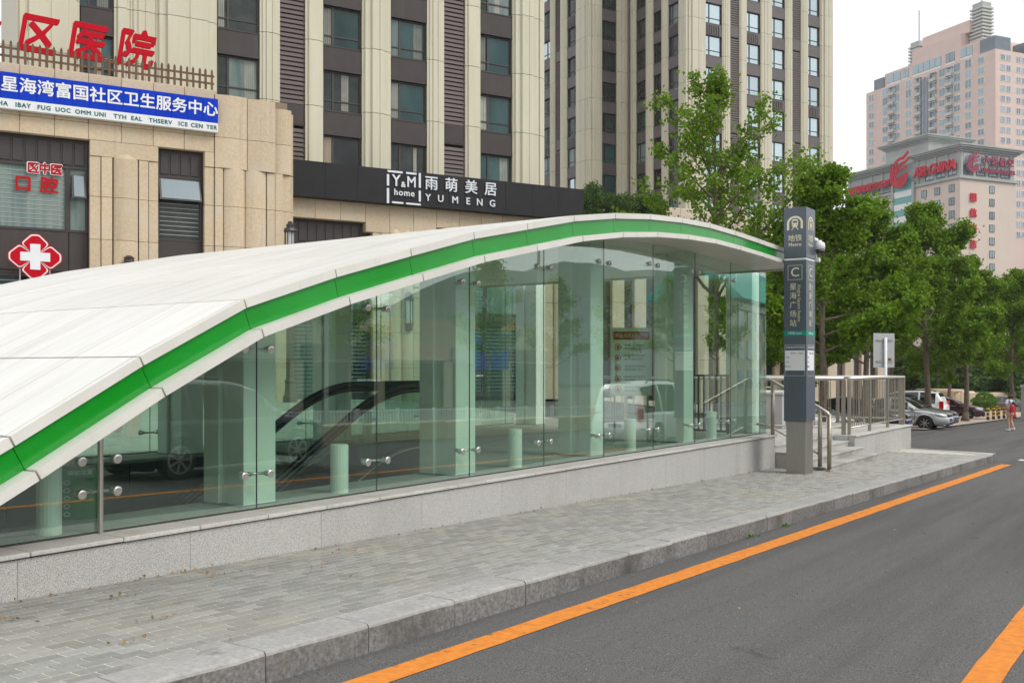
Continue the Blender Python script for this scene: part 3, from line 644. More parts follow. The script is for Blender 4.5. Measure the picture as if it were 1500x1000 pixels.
# ------------------------------------------------------------------ metro pylon
def pylon():
    zb = -.44; r = thing('metro_totem', 'tall slate blue metro totem with white train emblem and letter C', 'totem', (18.12, 5.88, zb), R(-90)); 
    # local: x along -n (0..w to the right as seen from the front), y = depth along the street
    w, dp = .42, .52
    def b(mb, z0, z1, x0, x1, y0, y1, m, c=.004): return mb.cbox(x0, x1, y0, y1, z0, z1, c, m)
    x0 = -w
    b(MB(M('dull_steel_base', (.36, .345, .315), (.33, .315, .29), 20, .42, metal=.8, stretch=(4, 4, .15))), 0, 1.02, x0 + .03, -.03, .04, dp - .04, None).build('steel_base', r)
    b(MB(pyl), 1.02, 3.99, x0, 0, 0, dp, None).build('shaft', r)
    b(MB(white_s), 3.995, 4.03, x0 + .006, -.006, .006, dp - .006, None).build('light_strip', r)
    b(MB(pyl), 4.035, 4.965, x0, 0, 0, dp, None).build('head', r)
    def emblem(mb, T):
        # arch and train front, drawn in the plane then mapped by T(x,z)
        def ribbon(o, i):
            vs = [T(*p, 0) for p in o] + [T(*p, 0) for p in i]; n = len(o)
            top = [T(*p, 1) for p in o] + [T(*p, 1) for p in i]
            mb.add(top, [(k, k + 1, n + k + 1, n + k) for k in range(n - 1)])
        A = [math.pi * k / 14 for k in range(15)]
        ou = [(.148, -.09)] + [(.148 * math.cos(a), .02 + .13 * math.sin(a)) for a in A] + [(-.148, -.105)]
        inn = [(.108, -.09)] + [(.108 * math.cos(a), .02 + .095 * math.sin(a)) for a in A] + [(-.108, -.105)]
        ribbon(ou, inn)
        def poly(ps): mb.add([T(*p, 1) for p in ps], [tuple(range(len(ps)))])
        poly([(-.055, -.03), (.055, -.03), (.06, .02), (-.06, .02)]); poly([(-.06, .06), (.06, .06), (.055, .082), (.03, .082), (.03, .092), (-.03, .092), (-.03, .082), (-.055, .082)])
        poly([(-.06, .02), (-.042, .02), (-.042, .06), (-.06, .06)]); poly([(.042, .02), (.06, .02), (.06, .06), (.042, .06)])
        poly([(-.055, -.03), (-.03, -.055), (.03, -.055), (.055, -.03)]); 
        poly([(-.03, -.055), (-.012, -.055), (-.05, -.105), (-.068, -.105)]); poly([(.03, -.055), (.068, -.105), (.05, -.105), (.012, -.055)])
        for sx in (-1, 1): mb.add([T(sx * .035 + .012 * math.cos(a), -.012 + .012 * math.sin(a), 2) for a in np.linspace(0, 6.28, 9)[:8]], [tuple(range(8))], pyl)
    for face in (0, 1):
        sx = 1.0 if face == 0 else 1.0; cx = -w / 2 if face == 0 else dp / 2
        T = (lambda x, z, l: (cx + x, -.0015 * (l + 1), 4.66 + z)) if face == 0 else (lambda x, z, l: (.0015 * (l + 1), cx + x, 4.66 + z))
        fk = '-y' if face == 0 else '+x'
        def txt(mb, s, x, z, size, **k):
            if face == 0: return mb.text(s, cx + x, z, size, -.0015, .0012, **k)
            tmp = MB(); tmp.text(s, 0, z, size, 0, .0012, **k)
            return mb.add([(-v[1] + .0015, cx + x + v[0], v[2]) for v in tmp.v], tmp.f)
        def rect(mb, xa, xb, za, zb_, o=.0012):
            if face == 0: mb.box(cx + xa, cx + xb, -o, -.0004, za, zb_)
            else: mb.box(.0004, o, cx + xa, cx + xb, za, zb_)
        mb = MB(cream_t); emblem(mb, T); mb.build('emblem', r)
        mb = MB(cream_t); txt(mb, '地铁', 0, 4.395, .135); txt(mb, 'Metro', 0, 4.28, .088, bold=.002, spacing=1.1); mb.build('metro_text', r)
        mb = MB(cream_t); txt(mb, 'C', 0, 3.765, .235, bold=.003)
        for a in ((-.135, .135, 3.895, 3.902), (-.135, .135, 3.632, 3.639), (-.135, -.128, 3.639, 3.895), (.128, .135, 3.639, 3.895)): rect(mb, *a)
        mb.build('exit_letter', r)
        mb = MB(cream_t)
        for i, ch in enumerate('星海广场站'): txt(mb, ch, -.035, 3.50 - .168 * i, .135)
        mb.build('station_name', r)
        mb = MB(cream_t); txt(mb, 'Xinghai Square Station', .075, 3.20, .075, rot=R(-90), sx=1.0); mb.build('station_name_latin', r)
        mb = MB(teal_t); rect(mb, -cx if face else -w / 2, w / 2 if face == 0 else dp / 2, 2.60, 2.69); mb.build('line_band', r)
        mb = MB(white_t); txt(mb, '1号线 Line1', 0, 2.645, .055); 
        mb.box(*((cx - .1, cx + .1, -.0025, -.002, 2.6449, 2.6451) if face == 0 else (.002, .0025, cx - .1, cx + .1, 2.6449, 2.6451))); mb.build('line_text', r)
        mb = MB(white_s); rect(mb, -.185, .18, 1.96, 2.33); mb.build('timetable', r)
        mb = MB(white_t)
        for a in ((-.19, .185, 2.43, 2.434), (-.19, .185, 1.86, 1.864), (-.19, -.186, 1.864, 2.43), (.181, .185, 1.864, 2.43)): rect(mb, *a)
        txt(mb, '本站首末车时刻表', 0, 2.385, .043); mb.build('timetable_frame', r)
        mb = MB(pyl); txt(mb, '首班车   末班车', .04, 2.275, .035)
        for i in range(3): txt(mb, ('姚家', '河口', '服务热线')[i], -.135, 2.20 - .085 * i, .03)
        mb.build('timetable_text', r)
        mb = MB(bandw)
        for i in range(3): rect(mb, -.09, .165, 2.175 - .085 * i, 2.23 - .085 * i, .002)
        mb.build('time_cell', r)
    c = thing('surveillance_camera', 'white dome surveillance camera fixed to the side of the totem', 'camera', (18.74, 5.86, 3.86))
    mb = MB(white_s); mb.lathe([(.03, .11), (.045, .08), (.085, .06), (.098, .01), (.095, -.06), (.085, -.065)], (0.02, -.03, 0), 18); mb.build('housing', c, smooth=True)
    mb = MB(carglass); mb.lathe([(.088, -.065), (.084, -.11), (.06, -.145), (.03, -.16), (.004, -.163)], (.02, -.03, 0), 18); mb.build('dome', c, smooth=True)
    mb = MB(white_s); mb.cbox(-.16, .04, .0, .05, .09, .15, .01); mb.cbox(-.02, .07, -.03, .05, -.30, -.22, .01); mb.tube([(.0, .03, -.28), (.0, .03, .1)], .016, 8); mb.build('bracket', c)
pylon()
def grey_sign():
    r = thing('road_sign', 'grey back of a square road sign on a white pole', 'sign', (30.1, 7.4, G(30, 7) - .19), R(-34))
    z = 1.55 + 22 * 29.6 / 1458
    mb = MB(white_s); mb.tube([(0, .05, 0), (0, .05, 3.30)], .045, 10); mb.build('pole', r, smooth=True)
    mb = MB(greypl); mb.cbox(-.39, .39, .11, .13, 2.42, 3.42, .008); mb.build('plate', r)
    for zz in (2.60, 3.22): mb = MB(steel); mb.box(-.3, .3, .085, .108, zz - .02, zz + .02); mb.build('bracket', r)
    mb = MB(wood); mb.box(.14, .26, .106, .1095, 2.58, 2.70); mb.build('sticker', r)
grey_sign()

# ------------------------------------------------------------------ buildings
FA = R(TH - 60.7176)           # heading of the long facades
def frame_root(name, label, cat, u, d, z, ang=FA, group=None):
    dx, dy = math.cos(ang), math.sin(ang)
    r = thing(name, label, cat, (u * dx - d * dy, u * dy + d * dx, z), ang, group); r['_o'] = 0; del r['_o']
    return r, (u, d, z)
PIERM = {}
def pier_mesh(w, h, m, deep=.22):
    k = (round(w, 2), round(h, 2), m.name, deep)
    if k not in PIERM:
        p = [(0, 0), (0, -.10), (.10, -.10), (.12, -.45 * deep - .06)]
        e = min(.28 * w, .42)
        p += [(e, -.45 * deep - .06), (e + .03, -deep), (w / 2 - .10, -deep), (w / 2 - .08, -deep + .035), (w / 2 + .08, -deep + .035), (w / 2 + .10, -deep)] if w > .9 else [(.15, -deep + .02), (w - .15, -deep + .02)]
        if w > .9: p += [(w - e - .03, -deep), (w - e, -.45 * deep - .06)]
        p += [(w - .12, -.45 * deep - .06), (w - .10, -.10), (w, -.10), (w, 0)]
        mb = MB(m); mb.extr([(x, y, 0) for x, y in p][::-1], (0, 0, h)); PIERM[k] = mb.mesh('pier_panel')
    return PIERM[k]
WINM = {}
def win_mesh(w, h, split, m):
    k = (round(w, 2), round(h, 2), split)
    if k not in WINM:
        f = MB(frame_m); t = .07
        f.box(0, w, .0, .10, 0, t); f.box(0, w, 0, .10, h - t, h); f.box(0, t, .001, .099, t, h - t); f.box(w - t, w, .001, .099, t, h - t)
        f.box(w * split - .045, w * split + .045, .002, .098, t, h - t); f.box(t, w * split - .045, .004, .096, h * .25, h * .25 + .06); f.box(w * split + .045, w - t, .005, .095, h * .25, h * .25 + .06)
        p = MB(None); p.mats = [pane_teal]; p.box(t, w - t, .05, .06, t, h - t)
        WINM[k] = (f.mesh('window'), p)
    return WINM[k]
PANEM = {}
def pane_pair(w, h, split, ma, mb_, parent):
    for x0, x1, m in ((.07, w * split - .02, ma), (w * split + .02, w - .07, mb_)):
        k = (round(w, 2), round(x0, 2), m.name)
        if k not in PANEM: p = MB(m); p.box(x0, x1, .05, .06, .07, h - .07); PANEM[k] = p.mesh('pane')
        link('pane', PANEM[k], parent)
def pane_link(w, h, split, m, parent):
    k = (round(w, 2), round(h, 2), split, m.name)
    if k not in PANEM:
        p = MB(m); p.box(.07, w - .07, .05, .06, .07, h - .07); PANEM[k] = p.mesh('pane')
    return link('pane', PANEM[k], parent)
def tower_face(root, O, cols, d, zs, near, panes, xflip=False, rib_every=0, base_shift=0):
    """cols: (kind, u0, u1); zs: heights of the spandrel undersides; local axes of root: x right, y into the building"""
    rnd = random.Random(len(cols) * 7 + int(d))
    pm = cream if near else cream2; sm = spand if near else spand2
    L = lambda x, y, z: (x - O[0], y - O[1], z - O[2])
    for ci, (k, a, b) in enumerate(cols):
        w = b - a
        for fi, z in enumerate(zs):
            if k in 'PQ':
                h = 3.0; link('pier_panel', pier_mesh(w, h - .025, pm, .22 if k == 'P' else .34), root, L(a, d, z + 1.25))
            elif k == 'W':
                wf, _ = win_mesh(w, 1.87, .27 if ci % 2 else .68, None)
                o = link('window', wf, root, L(a, d + .07, z - 1.87)); (pane_pair(w, 1.87, .27 if ci % 2 else .68, rnd.choice(panes), rnd.choice(panes), o) if near else pane_link(w, 1.87, 0, rnd.choice(panes), o))
                if near and rnd.random() < .6:
                    ca = rnd.choice((.09, w * .5, w - .62)); cw = rnd.uniform(.25, .5); mb = MB(curt_m); n_ = int(cw / .09)
                    for q in range(n_): mb.box(ca + q * .09, ca + q * .09 + .075, .042 + .004 * (q % 2), .049, .10, 1.78)
                    link('curtain', mb.mesh('curtain'), o)
                ribbed = rib_every and (fi + ci) % rib_every == 0
                key = ('s', round(w, 2), sm.name, bool(ribbed))
                if key not in WINM:
                    mb = MB(sm); mb.box(.03, w - .03, -.06, .24, 0, 1.13); mb.box(.0, w, -.09, .24, 0, .07); mb.box(.0, w, -.08, .24, 1.08, 1.129)
                    if ribbed:
                        for q in range(6): mb.box(.15 + q * (w - .3) / 6, .15 + (q + .5) * (w - .3) / 6, -.13, -.06, .12, .95)
                    WINM[key] = mb.mesh('spandrel')
                link('spandrel', WINM[key], root, L(a, d, z))
            elif k == 'L':
                pan = (fi % 3 == 1)
                z0, z1 = z - 1.75, z + 1.25
                if pan:
                    key = ('lp', round(w, 2), sm.name)
                    if key not in WINM: mb = MB(sm); mb.cbox(.0, w, -.02, .2, 0, 1.0, .02); mb.box(.08, w - .08, -.035, -.02, .08, .92); WINM[key] = mb.mesh('blank_panel')
                    link('blank_panel', WINM[key], root, L(a, d, z1 - 1.0)); z1 -= 1.02
                n = int((z1 - z0) / .214)
                if near:
                    key = ('sl', round(w, 2))
                    if key not in WINM: mb = MB(louv); mb.extr([(0, -.03, 0), (0, .02, .17), (0, .09, .15), (0, .05, 0)], (w, 0, 0)); WINM[key] = mb.mesh('louvre_slat')
                    for q in range(n): link('louvre_slat', WINM[key], root, L(a, d, z0 + q * .214))
                else:
                    key = ('sls', round(w, 2), n)
                    if key not in WINM:
                        mb = MB(louv)
                        for q in range(n): mb.extr([(0, -.03, q * .214), (0, .02, .16 + q * .214), (0, .09, .15 + q * .214), (0, .05, q * .214)], (w, 0, 0))
                        WINM[key] = mb.mesh('louvre')
                    o = link('louvre', WINM[key], root, L(a, d, z0)); o['kind'] = 'stuff'
def near_tower():
    r, O = frame_root('apartment_tower', 'cream clad apartment tower with brown spandrels rising behind the clinic and the black shop sign', 'apartment tower', 14, 44.4, 0)
    L = lambda x, y, z: (x - O[0], y - O[1], z)
    mb = MB(cream); mb.box(2.3, 26.5, 44.66, 62, 0, 33); 
    mb.build('core_wall', r, O)
    mb = MB(dark_m)
    for a, b in ((4.52, 5.81), (10.06, 11.91), (12.86, 14.0), (14.88, 16.74), (18.23, 20.09), (21.04, 22.17), (23.05, 24.86)): mb.box(a, b, 44.62, 44.655, 9, 33)
    mb.build('recess_back', r, O)
    zs = [9.37 + 3 * i for i in range(7)]
    cols = [('Q', 2.18, 4.5), ('W', 4.52, 5.81), ('P', 5.83, 6.45), ('P', 6.47, 7.48), ('Q', 7.5, 10.04), ('W', 10.06, 11.91), ('P', 11.93, 12.84), ('L', 12.86, 14.0), ('P', 14.02, 14.86), ('W', 14.88, 16.74),
            ('Q', 16.76, 18.21), ('W', 18.23, 20.09), ('P', 20.11, 21.02), ('L', 21.04, 22.17), ('P', 22.19, 23.03), ('W', 23.05, 24.86), ('Q', 24.88, 26.45)]
    tower_face(r, O, cols, 44.4, zs, True, [pane_teal, pane_teal, pane_dark, pane_curt, pane_pale, pane_dark, pane_teal])
    # rounded right corner
    for z in zs:
        mb = MB(cream); mb.extr([(26.47, 44.4 - .14, z + 1.25), (26.62, 44.4 - .14, z + 1.25), (26.66, 44.35, z + 1.25), (26.8, 44.38, z + 1.25), (26.84, 44.55, z + 1.25), (26.95, 44.6, z + 1.25), (26.95, 46.5, z + 1.25), (26.47, 46.5, z + 1.25)], (0, 0, 2.975)); mb.build('corner_panel', r, O)
near_tower()
def stone_wall(root, O, a, b, d, courses, m=tan, t=.16, strips=None, flutes=(), ftop=9.75):
    """stone blocks between u=a..b, one object per block; flutes: (u0,u1) ranges carved as rounded ribs below ftop"""
    for z0, z1 in zip(courses, courses[1:]):
        for (u0, u1, pr) in strips or [(a, b, 0)]:
            fl = [f for f in flutes if f[0] >= u0 - .01 and f[1] <= u1 + .01]
            mb = MB(m)
            if fl and z1 <= ftop + .3:
                zt = z1
                for f0, f1 in fl:
                    n = 6; w = f1 - f0
                    n = 10; X = [f0 + .006 + (w - .012) * k / n for k in range(n + 1)]; Y = [d - pr - .15 * math.sin(math.pi * k / n) ** .8 for k in range(n + 1)]
                    prof = [(f0 + .006, d + .12)] + list(zip(X, Y)) + [(f1 - .006, d + .12)]
                    top = z1 - .008
                    mb.extr([(x, y, z0 + .008) for x, y in prof], (0, 0, top - z0 - .008))
                    if abs(z1 - ftop) < .05:     # rounded cap
                        mb.add([(X[k], Y[k], top) for k in range(n + 1)] + [(X[k], d - pr + .01, top + .24 * math.sin(math.pi * k / n)) for k in range(n + 1)], [(k, k + 1, n + 2 + k, n + 1 + k) for k in range(n)])
                mb.build('stone_block', root, O)
            else:
                mb.cbox(u0 + .006, u1 - .006, d - pr, d + t, z0 + .006, z1 - .006, .012); mb.build('stone_block', root, O)
def blind_window(root, O, u0, u1, d, z0, z1, split=None, vent=None, pm=pane_dark, top=1.1):
    w = MB(frame_m); t = .09
    w.box(u0, u1, d, d + .14, z1 - top, z1); w.box(u0, u0 + t, d - .02, d + .12, z0, z1 - top); w.box(u1 - t, u1, d - .02, d + .12, z0, z1 - top); w.box(u0 + t, u1 - t, d - .018, d + .12, z0, z0 + .1)
    n = max(2, int((u1 - u0) / .42))
    for k in range(n): w.cbox(u0 + .08 + k * (u1 - u0 - .16) / n + .03, u0 + .08 + (k + 1) * (u1 - u0 - .16) / n - .03, d - .035, d + .01, z1 - top + .12, z1 - .1, .02)
    w.box(u0, u1, d - .05, d - .001, z1 - top - .02, z1 - top + .06)
    if split: w.box(split - .09, split + .09, d - .03, d + .11, z0 + .1, z1 - top)
    o = w.build('window', root, O)
    p = MB(pm); p.box(u0 + t, u1 - t, d + .06, d + .07, z0 + .1, z1 - top); q = p.build('pane', o, O); 
    s = MB(greyst); zz = z0 + .25
    while zz < z1 - top - .1: s.box(u0 + t + .02, (split or u1) - t - .02, d + .045, d + .055, zz, zz + .025); zz += .18
    b = s.build('blind_slat', o, O); b['kind'] = 'stuff'
    if vent:
        a0, a1, va, vb = vent
        mb = MB(frame_m); mb.extr([(a0, d - .03, vb), (a0, d - .34, va), (a0, d - .30, va - .02), (a0, d + .02, vb)], (a1 - a0, 0, 0)); f = mb.build('vent_sash', o, O)
        mb = MB(M('vent_glass', (.26, .31, .33), rough=.1, metal=.4)); mb.extr([(a0 + .07, d - .055, vb - .05), (a0 + .07, d - .336, va + .06), (a0 + .07, d - .345, va + .055), (a0 + .07, d - .065, vb - .05)], (a1 - a0 - .14, 0, 0)); mb.build('vent_pane', o, O)
    return o
def clinic():
    D = 41.5
    r, O = frame_root('clinic_building', 'tan stone clinic building with fluted pilasters under the blue sign', 'building', 6, D, 0)
    C = [0, 1.6, 3.25, 4.9, 6.55, 8.2, 9.75]
    stone_wall(r, O, 4.56, 7.1, D, C, strips=[(4.56, 4.97, .10), (4.98, 5.38, .16), (5.39, 6.35, .10), (6.36, 6.72, .12), (6.73, 7.10, .08)], flutes=[(5.43, 6.33)])
    stone_wall(r, O, 8.88, 12.5, D, C, strips=[(8.88, 9.28, .10), (9.29, 9.62, .18), (9.63, 11.42, .12), (11.43, 11.78, .14), (11.79, 12.14, .10), (12.15, 12.5, -.05)], flutes=[(9.65, 10.52), (10.54, 11.40)])
    for i in range(-4, 10):
        a = 9.28 - (i + 1) * 1.19; 
        if a > 8.1: continue
        mb = MB(tan); mb.cbox(a + .006, min(a + 1.184, 9.27), D - .12, D + .2, 10.37, 11.0, .015); mb.build('lintel_stone', r, O)
        mb = MB(tan); mb.cbox(a + .006, min(a + 1.184, 9.27), D - .15, D + .2, 11.008, 12.9, .02); mb.build('parapet_stone', r, O)
    for (u0, u1, pr) in ((4.56, 7.1, .13), (8.88, 9.28, .14)):
        mb = MB(tan); mb.cbox(u0 + .01, u1 - .01, D - pr, D + .2, 9.76, 10.36, .015); mb.build('capital_stone', r, O)
    for u0, u1, pr, zt in ((9.29, 10.6, .26, 12.75), (10.61, 11.78, .28, 12.72), (11.79, 12.52, .10, 12.5)):
        for z0, z1 in ((9.76, 11.0), (11.008, zt)):
            mb = MB(tan); mb.extr([(u0 + .006, D + .2, z0 + .004)] + [(lerp(u0 + .006, u1 - .006, k / 6), D - pr + .09 - .09 * math.sin(math.pi * k / 6), z0 + .004) for k in range(7)] + [(u1 - .006, D + .2, z0 + .004)], (0, 0, z1 - z0 - .01)); mb.build('capital_stone', r, O)
    mb = MB(tan_d); mb.box(4.58, 7.08, D + .12, D + 2.8, 0, 10.3); mb.box(8.9, 12.48, D + .12, D + 2.8, 0, 12.4); mb.box(-6, 12.4, D + .21, D + 2.7, 10.4, 12.85); mb.build('core_wall', r, O)
    mb = MB(dark_m); mb.box(-6, 8.9, D + .6, D + 2.7, 0, 10.38); mb.build('dark_interior', r, O)
    for k in range(7):
        a = 12.52; z0 = C[k] if k < 6 else 9.76; z1 = C[k + 1] if k < 6 else 12.4
        mb = MB(tan); mb.cbox(a - .02, a + .14, D + .21, D + 2.6, z0 + .006, z1 - .006, .012); mb.build('stone_block', r, O)
    blind_window(r, O, 7.11, 8.86, D + .28, 6.7, 10.35, vent=(7.17, 8.8, 8.32, 9.22), top=1.1)
    mb = MB(spand); mb.cbox(7.11, 8.86, D + .26, D + .4, 4.9, 6.69, .01); mb.build('brown_panel', r, O)
    mb = MB(spand); mb.cbox(1.0, 3.85, D + .27, D + .4, 5.28, 6.78, .01); mb.cbox(3.87, 4.54, D + .28, D + .4, 5.28, 6.78, .01); mb.build('brown_panel', r, O)
    blind_window(r, O, -1.2, 4.54, D + .3, 6.8, 10.36, split=3.83, pm=pane_pale, vent=(3.96, 4.46, 8.1, 9.05))
    for u0, u1 in ((-1.2, 4.54), (7.11, 8.86)):
        o = blind_window(r, O, u0, u1, D + .3, 1.2, 4.88 if u0 > 5 else 5.26, split=3.83 if u0 < 0 else None, pm=pane_teal, top=.2)
    for t, u in (('口', 2.28), ('腔', 3.18)): mb = MB(redp); mb.text(t, u, 8.5, .64, D + .25, .004, bold=.02); mb.build('red_character', r, O)
    mb = MB(white_t); 
    for t, u in (('区', 2.62), ('中', 3.02), ('医', 3.42)): mb.text(t, u, 9.13, .44, D + .25, .002, bold=.04)
    mb.build('window_text_outline', r, O)
    mb = MB(redp)
    for t, u in (('区', 2.62), ('中', 3.02), ('医', 3.42)): mb.text(t, u, 9.13, .43, D + .238, .0005, nib=(.012, .018))
    mb.build('window_text', r, O)
    # sign board of blue tiles
    sg, O2 = frame_root('clinic_sign', 'long blue clinic sign with white characters above a white strip of teal lettering', 'sign', 5, D - .35, 11.1)
    txt = '大连星海湾富国社区卫生服务中心'; n = len(txt); pitch = .605; e = 9.36
    for i, ch in enumerate(txt):
        a = e - pitch * (n - i)
        mb = MB(blue_s); mb.cbox(a + .004, a + pitch - .004, D - .42, D - .2, 11.50, 12.48, .006); mb.build('blue_tile', sg, O2)
        mb = MB(white_t); mb.text(ch, a + pitch / 2, 12.0, .60, D - .432, .010, bold=.012); mb.build('character', sg, O2)
    mb = MB(white_s); mb.cbox(e - pitch * n, e, D - .43, D - .19, 11.13, 11.497, .01); mb.build('white_strip', sg, O2)
    latin = 'GHA IBAY FUG UOC OMM UNI TYH EAL THSERV ICE CEN TER'
    u0 = 1.30; groups = [('GHA', 1.48), ('IBAY', 2.24), ('FUG', 2.95), ('UOC', 3.60), ('OMM', 4.30), ('UNI', 4.90), ('TYH', 5.62), ('EAL', 6.22), ('THSERV', 7.12), ('ICE', 7.98), ('CEN', 8.52), ('TER', 9.10)]
    for t, u in groups: mb = MB(dteal); mb.text(t, u, 11.30, .225, D - .437, .004, bold=.008, spacing=1.15); mb.build('latin_word', sg, O2)
    mb = MB(greyst); mb.box(e - pitch * n, e, D - .19, D - .155, 11.2, 12.4); mb.build('mounting_frame', sg, O2)
    # picket fence on the parapet
    fn, O3 = frame_root('picket_fence', 'low brown picket fence along the clinic roof edge', 'fence', 5, D - .05, 12.9)
    pk = MB(wood); pk.extr([(-.045, 0, 0), (.045, 0, 0), (.045, 0, .78), (0, 0, .86), (-.045, 0, .78)], (0, .03, 0)); pk = pk.mesh('picket')
    for i in range(40):
        u = 9.2 - i * .245; link('picket', pk, fn, (u - 5, random.uniform(-.004, .004), .01), (0, random.uniform(-.02, .02), 0))
    for z in (.25, .55): mb = MB(wood); mb.box(-.8, 9.3, D - .015, D + .02, 12.9 + z, 12.98 + z); mb.build('rail', fn, O3)
    # red roof letters
    rl, O4 = frame_root('roof_lettering', 'red standing characters on a thin steel frame above the blue sign', 'sign', 4, D + .1, 12.95)
    for ch, u in (('社', .78), ('区', 2.72), ('医', 4.45), ('院', 6.22)):
        mb = MB(red_s); mb.text(ch, u, 14.05, 1.56, D + .02, .05, shear=.10, sx=.92, rot=R(-3), nib=(.036, .058)); mb.build('red_character', rl, O4)
        mb = MB(steel)
        for q in (-.3, .32): mb.box(u + q - .02, u + q + .02, D + .09, D + .13, 12.9, 14.3)
        mb.build('support_post', rl, O4)
    mb = MB(steel); mb.tube([(-1, D + .11, 13.62), (6.6, D + .11, 13.62)], .02, 6); mb.build('support_rail', rl, O4)
    # red cross sign
    cs, O5 = frame_root('cross_sign', 'red clover shaped clinic sign with a white cross', 'sign', 2.62, D - .9, 4.2)
    mb = MB(red_s); mbw = MB(white_s)
    def lobes(sc, y, mb, t):
        for ang in range(4):
            ca, sa = math.cos(ang * math.pi / 2), math.sin(ang * math.pi / 2)
            base = [(0, 0), (.43, .43), (.52, .475), (.60, .455), (.90, .17), (.93, .10), (.93, -.10), (.90, -.17), (.60, -.455), (.52, -.475), (.43, -.43)]
            c0 = .42
            pts = [((c0 + (x - c0) * sc), z * sc) if i else (0, 0) for i, (x, z) in enumerate(base)]
            P = [(2.62 + (x * ca - z * sa) * .98, y, 5.67 + (x * sa + z * ca) * .92) for x, z in pts]
            mb.extr(P, (0, t, 0))
    lobes(1.0, D - .90, mb, .12); mb.build('red_backing', cs, O5)
    lobes(.93, D - .915, mbw, .012); mbw.build('white_outline', cs, O5)
    mb = MB(red_s); lobes(.82, D - .93, mb, .012); mb.build('red_lobe', cs, O5)
    mb = MB(white_s); mb.box(2.62 - .17, 2.62 + .17, D - .95, D - .92, 5.20, 6.14); mb.box(2.62 - .50, 2.62 - .171, D - .95, D - .92, 5.51, 5.83); mb.box(2.62 + .171, 2.62 + .50, D - .95, D - .92, 5.51, 5.83); mb.build('white_cross', cs, O5)
    mb = MB(steel); mb.box(2.1, 2.14, D - .8, D - .76, 0.2, 5.3); mb.box(3.1, 3.14, D - .8, D - .76, 0.2, 5.3); mb.build('support_post', cs, O5)
clinic()
def shop():
    D = 43.4
    r, O = frame_root('shop_podium', 'tan stone shop front under the long black sign', 'building', 20, D, 0)
    C = [0, 1.6, 3.25, 4.9, 6.5, 7.85]
    stone_wall(r, O, 16.9, 19.67, D, C, strips=[(16.9, 17.3, .08), (17.31, 17.72, .14), (17.73, 18.95, .14), (18.96, 19.67, .08)], flutes=[(17.75, 18.33), (18.35, 18.93)], ftop=7.85)
    stone_wall(r, O, 26.2, 28.5, D, C, strips=[(26.2, 26.7, .08), (26.71, 28.0, .14), (28.01, 28.5, .06)], flutes=[(26.73, 27.34), (27.36, 27.98)], ftop=7.85)
    for i in range(13):
        a = 12.95 + i * 1.2; mb = MB(tan); mb.cbox(a + .006, a + 1.194, D - .1, D + .3, 8.3 if not (16.5 < a < 19) else 7.86, 9.25, .015); mb.build('lintel_stone', r, O)
    mb = MB(tan_d); mb.box(16.92, 19.65, D + .13, D + 1, 0, 9.2); mb.box(26.22, 28.48, D + .13, D + 6, 0, 9.2); mb.box(12.9, 28.4, D + .31, D + 1.2, 8.3, 10.6); mb.build('core_wall', r, O)
    mb = MB(dark_m); mb.box(12.9, 26.3, D + .75, D + .9, 0, 8.32); mb.build('dark_interior', r, O)
    blind_window(r, O, 13.0, 16.88, D + .35, 4.2, 8.28, split=15.5, pm=pane_pale); blind_window(r, O, 19.69, 26.18, D + .35, 4.2, 8.28, split=23, pm=pane_pale)
    for a, b in ((13.0, 14.9), (14.95, 16.88), (19.69, 22.9), (22.95, 26.18)): blind_window(r, O, a, b, D + .36, .2, 4.18, pm=pane_teal, top=.5)
    mb = MB(yel_m); mb.box(15.28, 15.60, D + .2, D + .24, .95, 2.65); mb.build('yellow_poster', r, O)
    S1 = 42.8
    sg, O2 = frame_root('shop_sign', 'long black shop sign with pale framed logo and characters', 'sign', 20, S1, 9.15)
    for i in range(10):
        a = 12.92 + i * 1.531; mb = MB(blk_s); mb.cbox(a + .002, a + 1.529, S1, S1 + .55, 9.16, 10.75, .006); mb.build('black_panel', sg, O2)
    y = S1 - .05
    for u0, u1, z0, z1 in ((17.42, 18.16, 10.60, 10.69), (18.34, 18.86, 10.60, 10.69), (17.38, 17.49, 9.98, 10.50), (17.38, 17.49, 9.17, 9.86), (18.98, 19.08, 10.02, 10.70), (18.98, 19.08, 9.37, 9.88), (17.64, 18.20, 9.19, 9.27), (18.34, 19.08, 9.19, 9.27)):
        mb = MB(silver_t); mb.box(u0, u1, y, S1 - .005, z0, z1); mb.build('logo_bar', sg, O2)
    mb = MB(silver_t); mb.text('Y', 17.84, 10.22, .74, y, .02, bold=.01, sx=.9); mb.text('&', 18.19, 10.08, .36, y, .02, bold=.008); mb.text('M', 18.60, 10.22, .70, y, .02, bold=.008, sx=.9); mb.build('logo_initials', sg, O2)
    mb = MB(silver_t); mb.text('home', 18.24, 9.70, .42, y, .02, bold=.006, spacing=1.12); mb.build('logo_word', sg, O2)
    for ch, u in zip('雨萌美居', (19.62, 20.66, 21.72, 22.78)): mb = MB(silver_t); mb.text(ch, u, 10.24, .70, y, .03, bold=.006); mb.build('character', sg, O2)
    for ch, u in zip('YUMENG', (19.45, 20.10, 20.86, 21.55, 22.18, 22.88)): mb = MB(silver_t); mb.text(ch, u, 9.58, .46, y, .02, bold=.006); mb.build('letter', sg, O2)
